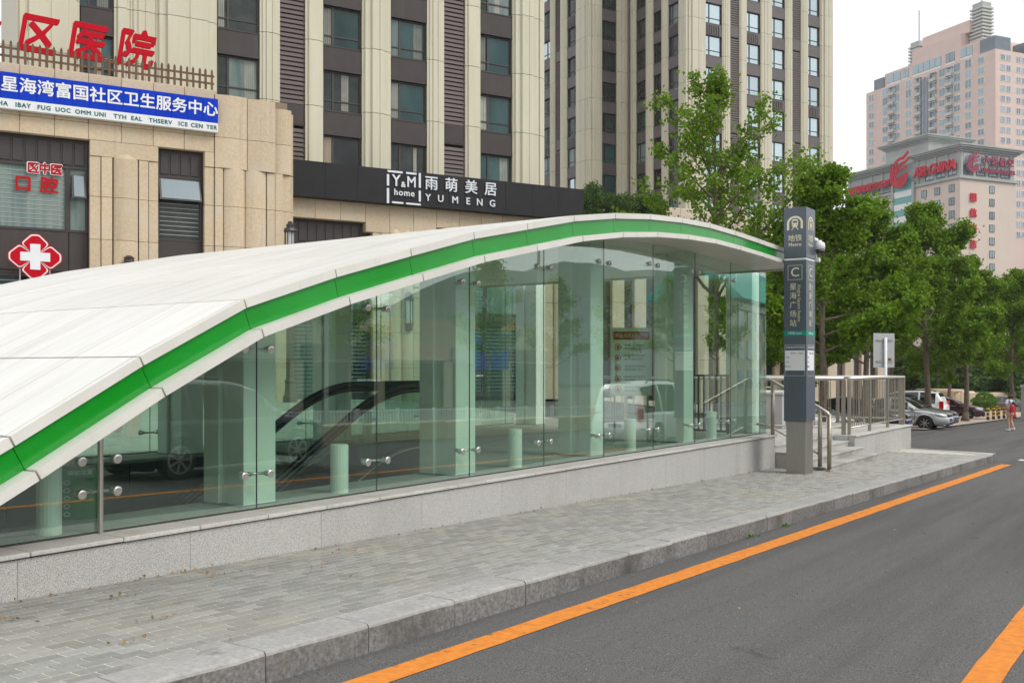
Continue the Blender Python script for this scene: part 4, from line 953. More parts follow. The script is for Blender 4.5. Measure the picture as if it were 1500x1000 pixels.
    # wall lantern
def wall_lantern(u, d, z0, z1, label):
    r, O = frame_root('wall_lantern', label, 'lantern', u, d, z0); h = z1 - z0
    mb = MB(frame_m); mb.lathe([(.05, 0), (.16, .03), (.2, .12), (.2, .16 * h), (.26, .18 * h), (.26, .2 * h), (.2, .21 * h)], (0, 0, 0), 8); mb.lathe([(.2, .78 * h), (.27, .8 * h), (.27, .83 * h), (.2, .85 * h), (.18, .93 * h), (.22, .94 * h), (.16, .97 * h), (.08, h)], (0, 0, 0), 8); mb.box(-.1, .1, 0, .35, .05 * h, .15 * h); mb.build('frame', r)
    mb = MB(white_s); mb.lathe([(.14, .2 * h), (.14, .8 * h)], (0, 0, 0), 8); mb.build('lamp_glass', r)
    for k in range(4): a = k * math.pi / 2; mb = MB(frame_m); mb.box(.19 * math.cos(a) - .02, .19 * math.cos(a) + .02, .19 * math.sin(a) - .02, .19 * math.sin(a) + .02, .2 * h, .8 * h); mb.build('bar', r)
shop()
wall_lantern(18.60, 43.05, 3.3, 5.15, 'dark wall lantern on the shop pilaster seen through the glass')
wall_lantern(5.95, 41.05, 4.2, 5.95, 'dark wall lantern whose tip shows above the roof below the clinic pilaster')
def lamp_post():
    r, O = frame_root('lamp_post', 'brown lamp post with a crown lantern between clinic and shop sign', 'lamp post', 12.05, 40.1, .15)
    mb = MB(M('brown_lamp', (0.10, 0.07, 0.055), rough=.6)); mb.lathe([(.30, 0), (.30, .25), (.24, .35), (.2, .8), (.24, .9), (.17, 1.0), (.16, 3.6), (.22, 3.7), (.22, 3.8), (.15, 3.9), (.12, 6.2), (.2, 6.3), (.24, 6.4)], (0, 0, 0), 12); mb.build('pole', r)
    mb = MB(frame_m); mb.lathe([(.26, 7.0), (.28, 7.05), (.24, 7.15), (.16, 7.2), (.17, 7.32), (.1, 7.36), (.1, 7.42), (.05, 7.45)], (0, 0, 0), 10)
    mb.build('lantern_cap', r)
    for k in range(8): a = k * math.pi / 4; mb = MB(frame_m); mb.box(.22 * math.cos(a) - .018, .22 * math.cos(a) + .018, .22 * math.sin(a) - .018, .22 * math.sin(a) + .018, 6.4, 7.0); mb.build('lantern_bar', r)
    mb = MB(white_s); mb.lathe([(.15, 6.4), (.15, 7.0)], (0, 0, 0), 10); mb.build('lamp_glass', r)
lamp_post()
def far_tower():
    r, O = frame_root('cream_tower', 'tall cream tower with two wings and louvre strips standing behind the street trees', 'apartment tower', 60, 71.68, 0)
    D = 71.68; zs = [32.51 - 3 * i for i in range(7, -4, -1)]; zs = [z for z in zs]
    cols = [('Q', 58.5, 60.7), ('W', 60.72, 62.67), ('P', 62.69, 63.67), ('L', 63.69, 64.79), ('P', 64.81, 65.71), ('W', 65.73, 67.46), ('P', 67.48, 68.94), ('W', 68.96, 70.63), ('P', 70.65, 71.63), ('L', 71.65, 72.75), ('P', 72.77, 73.75), ('W', 73.77, 75.34), ('Q', 75.36, 77.17)]
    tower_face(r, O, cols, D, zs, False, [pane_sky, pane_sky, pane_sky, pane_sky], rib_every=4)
    mb = MB(cream2); mb.box(58.7, 77.0, D + .35, D + 20, 0, 45); mb.build('core_wall', r, O)
    # left flank of the main wing: local frame turned a quarter, carried by an unrendered pivot part
    def flank(name, corner_u, corner_d, cols, zs, panes, ln):
        x0, y0 = corner_u - O[0], corner_d - O[1]
        p = bpy.data.objects.new(name, None); COL.objects.link(p); p.parent = r; p.location = (x0, y0, 0); p.rotation_euler = (0, 0, R(-90))
        tower_face(p, (0, 0, 0), cols, 0, zs, False, panes, rib_every=4)
        flatten(p, r)
    # flank local x runs from the back (negative) to the corner (0)
    fl = [('P', -8.5, -7.56), ('W', -7.54, -6.02), ('P', -6.0, -4.82), ('W', -4.8, -3.56), ('P', -3.54, -2.52), ('W', -2.5, -1.02), ('P', -1.0, -.02)]
    flank('flank_wall', 58.48, D, fl, zs, [pane_dark, pane_pale, pane_dark], 9)
    for z in zs:
        mb = MB(cream2); mb.box(58.30, 58.48, D - .18, D + .15, z + 1.25, z + 4.225); mb.build('corner_panel', r, O)
    # second wing further left and back
    D2 = 80.4
    cols2 = [('Q', 53.75, 55.1), ('W', 55.12, 56.8), ('P', 56.82, 58.1)]
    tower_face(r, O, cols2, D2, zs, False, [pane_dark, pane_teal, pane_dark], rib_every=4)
    mb = MB(cream2); mb.box(53.9, 60, D2 + .35, D2 + 20, 0, 45); mb.box(58.7, 60, D + 8.4, D2 + .4, 0, 45); mb.build('core_wall', r, O)
    fl2 = [('W', -9.6, -7.25), ('P', -7.23, -6.27), ('L', -6.25, -5.27), ('P', -5.25, -3.97), ('W', -3.95, -2.32), ('Q', -2.3, -.02)]
    flank('flank_wall', 53.73, D2, fl2, zs, [pane_dark, pane_pale, pane_sky], 9)
    for z in zs: mb = MB(cream2); mb.box(53.55, 53.73, D2 - .18, D2 + .15, z + 1.25, z + 4.225); mb.build('corner_panel', r, O)
    mb = MB(dark_m); mb.box(58.72, 58.76, D + .3, D + 8.4, 0, 45); mb.build('recess_back', r, O)
far_tower()
def far_podium():
    D = 60.0
    r, O = frame_root('tower_podium', 'low beige pilastered podium in front of the cream tower', 'building', 55, D, -1.4)
    stone = M('pale_stone', (0.60, 0.52, 0.41), (0.53, 0.455, 0.355), 1.2, .75, rnd=.06)
    mb = MB(stone); mb.box(38, 72, D + .3, D + 11, -2, 10.8); mb.box(38, 54, D + .41, D + 11, 10.8, 12.2); mb.build('core_wall', r, O)
    for i in range(17):
        a = 38 + i * 2
        for z0, z1 in ((-2, 2.2), (2.21, 6.4), (6.41, 10.2)):
            mb = MB(stone); mb.cbox(a + .02, a + 1.1, D - .1, D + .32, z0, z1, .03); mb.build('pilaster_stone', r, O)
        mb = MB(spand if i % 3 else pane_dark); mb.box(a + 1.12, a + 1.98, D + .2, D + .28, -1, 9.4); mb.build('bay_panel', r, O)
        mb = MB(stone); mb.cbox(a + .005, a + 1.995, D - .25, D + .4, 10.21, 11.2 if i > 10 else 12.4, .04); mb.build('parapet_stone', r, O)
    for i in range(5):
        a = 46 + i * 2; mb = MB(stone); mb.cbox(a + .005, a + 1.995, D - .5, D + 1.5, 12.41, 13.7, .04); mb.build('parapet_stone', r, O)
    mb = MB(bandw); mb.cbox(55.5, 62.5, D - 2.4, D - .26, 2.3, 3.9, .05); mb.build('white_canopy', r, O)
    for i in range(14): mb = MB(white_s); mb.box(55.6 + .5 * i, 55.7 + .5 * i, D - .2, D - .12, 11.2, 12.3); mb.build('roof_picket', r, O)
    mb = MB(white_s); mb.box(55.5, 62.3, D - .21, D - .11, 12.3, 12.4); mb.build('roof_rail', r, O)
far_podium()
def grid_windows(root, O, u0s, zs, w, h, d, m, frame=True, jitter=0):
    rnd = random.Random(3)
    key = ('g', round(w, 2), round(h, 2), m.name)
    if key not in WINM:
        f = MB(frame_m if not frame else white_s); t = .09
        f.box(0, w, -.05, .25, 0, t); f.box(0, w, -.05, .25, h - t, h); f.box(0, t, -.049, .249, t, h - t); f.box(w - t, w, -.049, .249, t, h - t); f.box(w / 2 - .05, w / 2 + .05, -.04, .2, t, h - t)
        p = MB(m); p.box(t, w - t, .0, .02, t, h - t); WINM[key] = (f.mesh('window'), p.mesh('pane'))
    for u in u0s:
        for z in zs:
            o = link('window', WINM[key][0], root, (u - O[0], d - O[1], z - O[2])); link('pane', WINM[key][1], o)
FH = R(TH - 66.5)
def pink_tower():
    D = 238.73; CU = 278.54
    r, O = frame_root('pink_tower', 'tall pink tower with twin louvred turrets and antennas behind the airline hotel', 'tower', CU, D, 0, FH)
    W_ = 59
    mb = MB(pinkm); mb.box(CU + .3, CU + 40, D + .3, D + W_, -5, 107.4); mb.build('main_wall', r, O)
    mb = MB(pinkm); mb.box(CU, CU + 40, D - .01, D + .3, -5, 107.6); mb.box(CU - .01, CU + .3, D + .3, D + W_, -5, 107.6); mb.build('cladding', r, O)
    zs = [104.2 - 3.45 * i for i in range(18)]
    grid_windows(r, O, [CU + 2.4, CU + 5.0, CU + 9.6, CU + 12.2, CU + 16], zs, 1.9, 2.0, D - .1, pane_far)
    p = bpy.data.objects.new('left_wall', None); COL.objects.link(p); p.parent = r; p.rotation_euler = (0, 0, R(-90)); OO = (0, 0, 0)
    # left flank x from -59 (back) to 0 (corner)
    grid_windows(p, OO, [-57.5, -7.0], zs, 3.2 - .6, 2.2, -.1, pane_far)
    for x in (-50.5, -44.5, -39.0, -23.5, -17.0, -12.3):
        grid_windows(p, OO, [x], zs[3:], 2.7, 2.2, -.1, pane_far); grid_windows(p, OO, [x], zs[:3], 2.7, 2.9, -.1, pane_far)
    for x in (-47.2, -34.4, -27.5, -20.3):
        for z in zs:
            key = ('balc',)
            if key not in WINM: mb = MB(palegl); mb.box(0, 2.9, -1.0, 0, 0, .25); mb.box(0, 2.9, -1.0, -.9, .25, 1.1); mb.box(0, .1, -.9, 0, .25, 1.1); mb.box(2.8, 2.9, -.9, 0, .25, 1.1); mb.box(0, 2.9, -.95, 0, 2.9, 3.1); mb.box(.05, .2, -.95, -.8, 1.1, 2.9); mb.box(2.7, 2.85, -.95, -.8, 1.1, 2.9); mb.box(.1, 2.8, -.05, -.02, .3, 2.9, pane_far); WINM[key] = mb.mesh('balcony')
            link('balcony', WINM[key], p, (x, 0, z - .7))
    for q in range(5): mb = MB(tintgl); mb.box(-33.5 + q * 1.5 + .06 + (-0), -33.5 + (q + 1) * 1.5 - .06, -.35, 0, 30, 106 - abs(q - 2) * .3); o = mb.build('glass_strip', p)
    for q in range(6): mb = MB(bandw); mb.box(-33.5 + q * 1.5 - .05, -33.5 + q * 1.5 + .05, -.5, -.0, 30, 106.2); mb.build('glass_fin', p)
    # set back upper storeys
    def blk(x0, x1, y0, y1, z0, z1, m, nm): mb = MB(m); mb.box(CU + x0, CU + x1, D + y0, D + y1, z0, z1); return mb.build(nm, r, O)
    blk(1.5, 39, 6.9, 51, 107.5, 113.0, pinkm, 'upper_storey'); blk(2, 39, 16, 38, 113.0, 118.0, pinkm, 'upper_storey'); blk(4, 12, 14, 35, 118, 122.2, pinkm, 'roof_screen')
    blk(.8, 8, .8, 6.9, 107.6, 112.4, tintgl, 'corner_glass'); blk(1, 8, 51, 56, 107.6, 112.0, tintgl, 'corner_glass'); blk(14, 18, .5, 5, 107.6, 111.6, tintgl, 'corner_glass')
    for x0, w in ((-15.5, 5), (-22, 4), (-37, 13), (-42, 3), (-49.5, 6.5)):
        mb = MB(pane_far)
        n = max(2, int(w / 2.2))
        for q in range(n): mb.box(x0 + q * w / n + .1, x0 + (q + 1) * w / n - .1, 1.3, 1.48, 109.0, 112.2)
        mb.box(x0, x0 + w, 1.28, 1.46, 108.2, 108.8, bandw); mb.build('ribbon_window', p)
    for x, y, z0, z1 in ((5, 9.5, 112, 127.5), (5, 37.5, 112, 122.5)):
        mb = MB(greyst); mb.box(CU + x + .4, CU + x + 4.6, D + y + .4, D + y + 4.6, z0, z1); mb.build('turret_core', r, O)
        n = int((z1 - z0) / 1.2)
        for q in range(n): mb = MB(palegl); mb.box(CU + x - .2, CU + x + 5.2, D + y - .2, D + y + 5.2, z0 + q * 1.2, z0 + q * 1.2 + .55); mb.build('turret_louvre', r, O)
        mb = MB(frame_m); mb.tube([(CU + x + 2.5, D + y + 2.5, z1), (CU + x + 2.5, D + y + 2.5, z1 + 12)], .16, 6); mb.build('antenna', r, O)
    flatten(p, r)
pink_tower()
def hotel():
    D = 184.41; CU = 202.84
    r, O = frame_root('airline_hotel', 'beige pink airline hotel with grey cornice and red rooftop lettering', 'hotel', CU, D, 0, FH)
    mb = MB(hotelm); mb.box(CU, CU + 19.5, D, D + 40, -5, 49.5); mb.build('main_wall', r, O)
    p = bpy.data.objects.new('left_wall', None); COL.objects.link(p); p.parent = r; p.rotation_euler = (0, 0, R(-90))
    mb = MB(greyst); mb.box(CU + .2, CU + 19.3, D + .2, D + 40, 49.9, 56.4); mb.build('top_storey', r, O)
    mb = MB(greyst); mb.box(CU - .5, CU + 20, D - .5, D + 14.5, 49.4, 50.1); mb.box(CU - .4, CU + .2, D + 22, D + 40.4, 48.8, 49.5); mb.build('lower_cornice', r, O)
    def cornice(x0, x1, y0, y1, z):
        mb = MB(greyst)
        for k, (o, h) in enumerate(((.3, .4), (.8, .5), (1.4, .45), (1.7, .35))): mb.box(CU + x0 - o, CU + x1 + o, D + y0 - o, D + y1 + o, z + .42 * k, z + .42 * k + h - .0)
        mb.build('cornice', r, O)
    cornice(0, 19.5, 0, 14.2, 56.3); cornice(-.2, 19, 22.0, 39.7, 55.4)
    mb = MB(greyst); mb.box(CU + 2, CU + 16, D + 12, D + 27, 56, 61.6); mb.build('penthouse', r, O); cornice(2, 16, 12, 27, 61.4)
    # right face: mirrored bays with lettering
    zs = [46.3 - 3.3 * i for i in range(14)]
    grid_windows(r, O, [CU + 10.2], zs, 1.7, 1.9, -.1 + D, pane_far, frame=False)
    for q in range(5): mb = MB(greyst); mb.box(CU + .2 + 4.3 * q, CU + 1.1 + 4.3 * q, D - .05, D + .19, 50.1, 56.3); mb.build('top_pilaster', r, O)
    grid_windows(r, O, [CU + 1.3 + 4.3 * q for q in range(4)], [50.6], 2.8, 2.4, D - .04, pane_far, frame=False); grid_windows(r, O, [CU + 1.3 + 4.3 * q for q in range(4)], [53.6], 2.8, 2.2, D - .04, pane_far)
    grid_windows(p, (0, 0, 0), [-3.4, -8.0, -12.4], zs, 1.7, 1.9, -.1, pane_far, frame=False); grid_windows(p, (0, 0, 0), [-26, -30.5, -35], zs, 1.9, 1.9, -.1, pane_far, frame=False)
    for x in (-.9, -4.6, -8.3, -12.0, -14.2, -23.0, -27, -31, -35, -39.6):
        mb = MB(greyst); mb.box(x, x + .8, -.05, .19, 49.8, 55.9 if x < -20 else 56.3); mb.build('top_pilaster', p)
    grid_windows(p, (0, 0, 0), [-3.6, -7.3, -11.0, -26, -30, -34, -38], [50.6], 2.7, 2.6, -.04, pane_far, frame=False)
    for i in range(16): mb = MB(tealgl if i % 2 else bandw); mb.box(-21.6, -15.2, -.5, .1, 49.2 - 1.7 * (i + 1), 49.2 - 1.7 * i - .06); mb.build('glass_band', p)
    mb = MB(tealgl); mb.lathe([(3.2, -.45), (3.2, 0)], (-18.4, 0, 50.3), 24, axis='y'); mb.build('arch_glass', p)
    mb = MB(greyst); mb.box(-22.4, -21.65, -.8, .1, 20, 51); mb.box(-15.15, -14.4, -.8, .1, 20, 51); mb.build('bay_pilaster', p)
    # lettering
    def phoenix(mb, cx, cz, s, y, ax):
        strokes = []
        for k in range(5):
            r0 = 1.0 - .17 * k
            pts = [(-r0 * .95 + .08 * k, .95 - .05 * k)] + [(r0 * math.cos(a) * .9, r0 * math.sin(a) * .9 - .1) for a in np.linspace(math.pi * .93, math.pi * 2.05, 12)]
            pts = [(x + .35 * max(0, z) * .6, z) for x, z in pts]; strokes.append((pts, .055 + .02 * (k % 2)))
        strokes.append(([(-.5, .9), (0, 1.2), (.5, 1.25), (1.0, 1.65)], .12)); strokes.append(([(-.2, .5), (.25, .85), (.7, .9), (1.05, 1.15)], .11)); strokes.append(([(.15, .35), (.5, .55), (.85, .45)], .10))
        for pts, w in strokes:
            for (a, b) in zip(pts, pts[1:]):
                dx, dz = b[0] - a[0], b[1] - a[1]; l = math.hypot(dx, dz) or 1; nx, nz = -dz / l * w, dx / l * w
                q = [(a[0] + nx, a[1] + nz), (a[0] - nx, a[1] - nz), (b[0] - nx, b[1] - nz), (b[0] + nx, b[1] + nz)]
                mb.extr([(cx + x * s, y, cz + z * s) for x, z in q], (0, .12, 0))
    lr = M('hotel_red', (0.55, 0.02, 0.04), rough=.6, spec=.15); dr = M('hotel_dark_red', (0.30, 0.01, 0.06), rough=.5)
    mb = MB(lr); phoenix(mb, -18.6, 53.4, 3.4, -1.8, 0); mb.build('red_emblem', p)
    mb = MB(lr); mb.text('AIR CHINA', -7.4, 52.9, 3.5, -1.0, .25, bold=.14, shear=.25, sx=.78); mb.build('red_letters', p)
    mb = MB(lr); mb.text('中国国际航空公司', -31.4, 51.9, 2.2, -1.0, .2, bold=.07, shear=.12); mb.build('red_characters', p)
    mb = MB(dr); phoenix(mb, CU + 3.6, 53.0, 2.0, D - .9, 0); mb.build('dark_red_emblem', r, O)
    mb = MB(dr); mb.text('大连航空', CU + 12.6, 54.3, 2.3, D - .8, .15, bold=.06, spacing=1.45); mb.build('dark_red_characters', r, O)
    mb = MB(dr); mb.text('DALIAN AIRLINES', CU + 12.4, 51.8, 1.5, D - .8, .15, bold=.04); mb.build('dark_red_letters', r, O)
    for i, ch in enumerate('国航酒店'): mb = MB(lr); mb.text(ch, CU + 4.3, 44.7 - 3.95 * i, 2.2, D - .3, .12, bold=.09); mb.build('vertical_character', r, O)
    flatten(p, r)
hotel()
def small_blocks():
    r, O = frame_root('pale_block', 'pale distant apartment block left of the airline hotel', 'building', 250, 240, 0, FH)
    mb = MB(M('pale_concrete', (.5, .52, .54), rough=.8)); mb.box(246, 262, 240, 262, -6, 66); mb.build('wall', r, O)
    grid_windows(r, O, [248 + 3 * q for q in range(5)], [60 - 3.2 * i for i in range(10)], 1.8, 1.8, 239.9, pane_far, frame=False)
small_blocks()

# ------------------------------------------------------------------ trees and plants
def np_mesh(name, v, f4, m):
    me = bpy.data.meshes.new(name); n = len(f4)
    me.vertices.add(len(v)); me.vertices.foreach_set('co', np.asarray(v, np.float32).ravel())
    me.loops.add(n * 4); me.loops.foreach_set('vertex_index', np.asarray(f4, np.int32).ravel())
    me.polygons.add(n); me.polygons.foreach_set('loop_start', np.arange(0, 4 * n, 4, dtype=np.int32)); 
    me.materials.append(m); me.update(calc_edges=True); return me
def leaf_cloud(rng, P, size, up=0.5, m=leafA, name='crown'):
    """P: leaf base points (n,3); one fan-shaped quad each"""
    n = len(P); d = rng.normal(size=(n, 3)); d[:, 2] += up * 0.3; d /= np.linalg.norm(d, axis=1)[:, None]
    q = rng.normal(size=(n, 3)) + np.array([0, 0, up * 1.2]); q -= d * (q * d).sum(1)[:, None]; q /= np.linalg.norm(q, axis=1)[:, None]
    w = np.cross(d, q); s = size * rng.uniform(.7, 1.25, n)[:, None]
    v = np.empty((n, 4, 3)); v[:, 0] = P; v[:, 1] = P + d * s * .8 + w * s * .55; v[:, 2] = P + d * s * 1.05 + q * s * .12; v[:, 3] = P + d * s * .8 - w * s * .55
    return np_mesh(name, v.reshape(-1, 3), np.arange(4 * n).reshape(-1, 4), m)
def ginkgo_meshes(seed, H, crown0, spread, nleaf, size=.11, droop=0.0, lean=0.02, conic=1.0, trunk_r=.11, clump=1.0):
    rng = np.random.default_rng(seed); tb = MB(bark); pts = []; wts = []
    N = 10; px = np.cumsum(rng.normal(0, lean * H / N * 2, N)); py = np.cumsum(rng.normal(0, lean * H / N * 2, N)); px -= px[0]; py -= py[0]
    T = [(px[i], py[i], H * .97 * i / (N - 1)) for i in range(N)]
    tb.tube(T, trunk_r, 9, r1=.02); 
    tb.lathe([(trunk_r * 1.7, -.1), (trunk_r * 1.3, .12), (trunk_r, .4)], (0, 0, 0), 9)
    def at(h):
        t = min(max(h / (H * .97) * (N - 1), 0), N - 1.001); i = int(t); return np.array(T[i]) * (1 - t + i) + np.array(T[i + 1]) * (t - i)
    nb = int((20 + H * 1.6) * (.8 if clump < 1 else 1))
    for b in range(nb):
        f = (b + rng.uniform(0, 1)) / nb; h = crown0 + (H * .96 - crown0) * f ** .9
        L = spread * (1 - f) ** (.62 * conic) * rng.uniform(.6, 1.12) + .35; az = b * 2.4 + rng.uniform(-.5, .5); el = rng.uniform(.25, .75) + .35 * f - droop + (.22 if clump < 1 else 0)
        d = np.array([math.cos(az) * math.cos(el), math.sin(az) * math.cos(el), math.sin(el)]); p = at(h); path = [p]
        n = max(4, int(L / .28))
        for i in range(n):
            d = d + rng.normal(0, .10, 3) + np.array([0, 0, .02 - droop * .10]); d /= np.linalg.norm(d); p = p + d * L / n; path.append(p)
            if i > n * .18:
                pts.append(p); wts.append(1.0)
                if rng.random() < .75:
                    sd = d + rng.normal(0, .8, 3); sd /= np.linalg.norm(sd); q = p; l2 = L * rng.uniform(.14, .36) * (1 - .5 * i / n); sp = [p]
                    for k in range(4): sd = sd + rng.normal(0, .15, 3); sd /= np.linalg.norm(sd); q = q + sd * l2 / 4; sp.append(q); pts.append(q); wts.append(1.1)
                    tb.tube([tuple(x) for x in sp], .010, 4, r1=.004, cap=False)
        tb.tube([tuple(x) for x in path], .012 + .012 * L, 5, r1=.006, cap=False)
    pts = np.array(pts); w = np.array(wts); w *= rng.uniform(.3, 1.8, len(w)); w /= w.sum()
    idx = rng.choice(len(pts), nleaf, p=w); P = pts[idx] + rng.normal(0, .155, (nleaf, 3)) * np.array([1, 1, .75])
    return tb.mesh('trunk', smooth=True), leaf_cloud(rng, P, size)
def tree(name, me, loc, label, cat='tree', rot=0.0, sc=1.0, group=None):
    r = thing(name, label, cat, loc, rot, group); r.scale = (sc, sc, sc)
    link('trunk', me[0], r); link('crown', me[1], r); return r
TG = 'ginkgo trees along the car park'
gA = ginkgo_meshes(11, 12.2, 4.2, 4.9, 13000, .11, conic=1.2, trunk_r=.13, clump=.6)
gB = ginkgo_meshes(5, 9.2, 2.3, 3.4, 42000, .11, trunk_r=.15, conic=1.3)
gC = ginkgo_meshes(8, 9.6, 2.5, 3.7, 46000, .115, trunk_r=.15, conic=1.2)
gD = ginkgo_meshes(21, 9.4, 2.6, 3.6, 44000, .11, conic=1.1, trunk_r=.16)
tree('ginkgo_tree', gA, (31.97, 13.5, G(32, 13.5)), 'tallest ginkgo tree with airy crown rising behind the white entrance roof', group=TG)
tree('ginkgo_tree', gB, (32.0, 9.9, G(32, 9.9)), 'ginkgo tree whose pale trunk stands just right of the blue totem', rot=.6, group=TG, sc=.95)
tree('ginkgo_tree', gC, (41, 11, G(41, 11)), 'ginkgo tree with dark trunk behind the grey road sign', rot=2.2, group=TG, sc=.95)
tree('ginkgo_tree', gD, (45.5, 15.2, G(45, 15)), 'ginkgo tree further back between the road sign tree and the white suv', rot=4.0, group=TG, sc=.9)
tree('ginkgo_tree', gC, (53.6, 11.1, G(53, 11)), 'ginkgo tree whose trunk crosses in front of the white suv', rot=5.1, group=TG, sc=1.14)
tree('ginkgo_tree', gB, (62.0, 10.9, G(62, 10.7)), 'ginkgo tree whose trunk stands behind the maroon car bonnet', rot=1.4, group=TG, sc=1.02)
tree('ginkgo_tree', gD, (70.5, 9.6, G(70, 9.6)), 'ginkgo tree with trunk behind the woman with the red bag', rot=3.0, group=TG, sc=.98)
tree('ginkgo_tree', gB, (78, 9.6, G(78, 9.6)), 'rightmost ginkgo tree beside the pale gate pillar', rot=4.4, group=TG, sc=1.0)
tree('ginkgo_tree', gC, (39.5, 14.8, G(39, 14.8)), 'ginkgo tree deep in the car park left of the dark trunked tree', rot=.9, group=TG, sc=.75)
for px, zd, me, sc, rt, lab in ((1300, 45, gB, .92, 2.6, 'ginkgo tree filling the gap above the railing right of the road sign'), (1385, 56, gD, .98, 5.4, 'ginkgo tree whose crown fills the gap above the maroon car'), (1452, 74, gC, 1.0, 1.9, 'ginkgo tree filling the gap above the striped bollards'), (1236, 47, gC, .92, 3.9, 'ginkgo tree filling the gap between totem and road sign')):
    t_ = (px - 750) / 1458; s, n = zd * (t_ * .5656 + .8247), zd * (.5656 - t_ * .8247) + 3.0; tree('ginkgo_tree', me, (s, n, G(s, n)), lab, rot=rt, group=TG, sc=sc)
def bush_mesh(seed, rx, ry, rz, n, size, m, stems=True, shell=.55):
    rng = np.random.default_rng(seed); tb = MB(bark)
    d = rng.normal(size=(n, 3)); d /= np.linalg.norm(d, axis=1)[:, None]; rr = rng.uniform(shell, 1, n) ** .6
    lump = 1 + .16 * np.sin(d[:, 0] * 6 + seed) * np.cos(d[:, 1] * 5 + 1) + .1 * np.sin(d[:, 2] * 9)
    P = d * (rr * lump)[:, None] * np.array([rx, ry, rz]) + np.array([0, 0, rz * .95])
    P = P[P[:, 2] > .03]
    for k in range(7):
        a = rng.uniform(0, 6.28); tb.tube([(0.1 * math.cos(a), .1 * math.sin(a), 0), (rx * .3 * math.cos(a), ry * .3 * math.sin(a), rz * .7), (rx * .6 * math.cos(a), ry * .6 * math.sin(a), rz * 1.3)], .03, 5, r1=.01, cap=False)
    return tb.mesh('stem'), leaf_cloud(rng, P, size, m=m, name='foliage')
def bush(name, me, loc, label, cat='bush', rot=0, sc=(1, 1, 1), group=None):
    r = thing(name, label, cat, loc, rot, group); r.scale = sc
    link('stem', me[0], r); link('foliage', me[1], r); return r
bA = bush_mesh(3, 1.5, 1.3, 1.25, 6500, .14, leafB, shell=.2); bB = bush_mesh(4, 1.6, 1.4, 1.1, 7000, .13, leafB, shell=.2); hg = bush_mesh(9, 1.6, 1.5, .85, 9000, .09, leafC, shell=.8)
def at_px(px, z): t = (px - 750) / 1458; return z * (t * .5656 + .8247), z * (.5656 - t * .8247)
for (px, zd, lab, me, sc, rt) in ((868, 72.4, 'olive green bush on the terrace beside the black sign end', bA, (.75, .8, 1.15), .3), (905, 73.0, 'middle dark bush on the podium terrace behind the white roof', bB, (1.1, 1, 1.0), 1.2), (946, 73.6, 'right dark bush on the podium terrace left of the tall ginkgo', bA, (1.05, 1, .95), 2.1)):
    s, n = at_px(px, zd); bush('terrace_bush', me, (s, n, 12.15), lab, rot=rt, sc=sc, group='bushes on the podium terrace')
s, n = at_px(1442, 86); bush('round_hedge', hg, (s, n, G(s, n) - .1), 'clipped bright green round shrub right of the stone planter', 'shrub', sc=(.62, .62, .95))
LB = 'low trees behind the stone planter'
for i, (px, zd, sc, lab) in enumerate(((1395, 96, 1.9, 'low olive tree above the maroon car bonnet'), (1425, 100, 2.1, 'low olive tree behind the stone planter'), (1462, 98, 2.2, 'low spreading olive tree left of the woman'), (1490, 104, 2.0, 'low olive tree at the right edge behind the pillar'), (1335, 92, 2.2, 'low dark tree behind the white suv roof'), (1365, 108, 2.4, 'low dark tree between the suv trunk tree and the red awning'))):
    s, n = at_px(px, zd); bush('low_tree', (bA, bB)[i % 2], (s, n, G(s, n)), lab, 'tree', rot=i, sc=(sc * 1.15, sc * 1.15, sc), group=LB)
mb = MB(leafB.copy() if False else M('far_wood', (0.045, 0.085, 0.03), (0.07, 0.12, 0.04), .3, 1))
rng = np.random.default_rng(2); P = []
for k in range(26):
    px = 1240 + k * 18; s, n = at_px(px, 170 + 10 * math.sin(k * 2)); c = np.array([s, n, -3.5 + 2.5]); d = rng.normal(size=(900, 3)); d /= np.linalg.norm(d, axis=1)[:, None]
    P.append(c + d * rng.uniform(.5, 1, 900)[:, None] * np.array([4, 4, 4.5 + 1.5 * math.sin(k)]))
o = link('far_wood', leaf_cloud(rng, np.concatenate(P), .55, m=leafB, name='far_wood')); tag(o, kind='stuff')

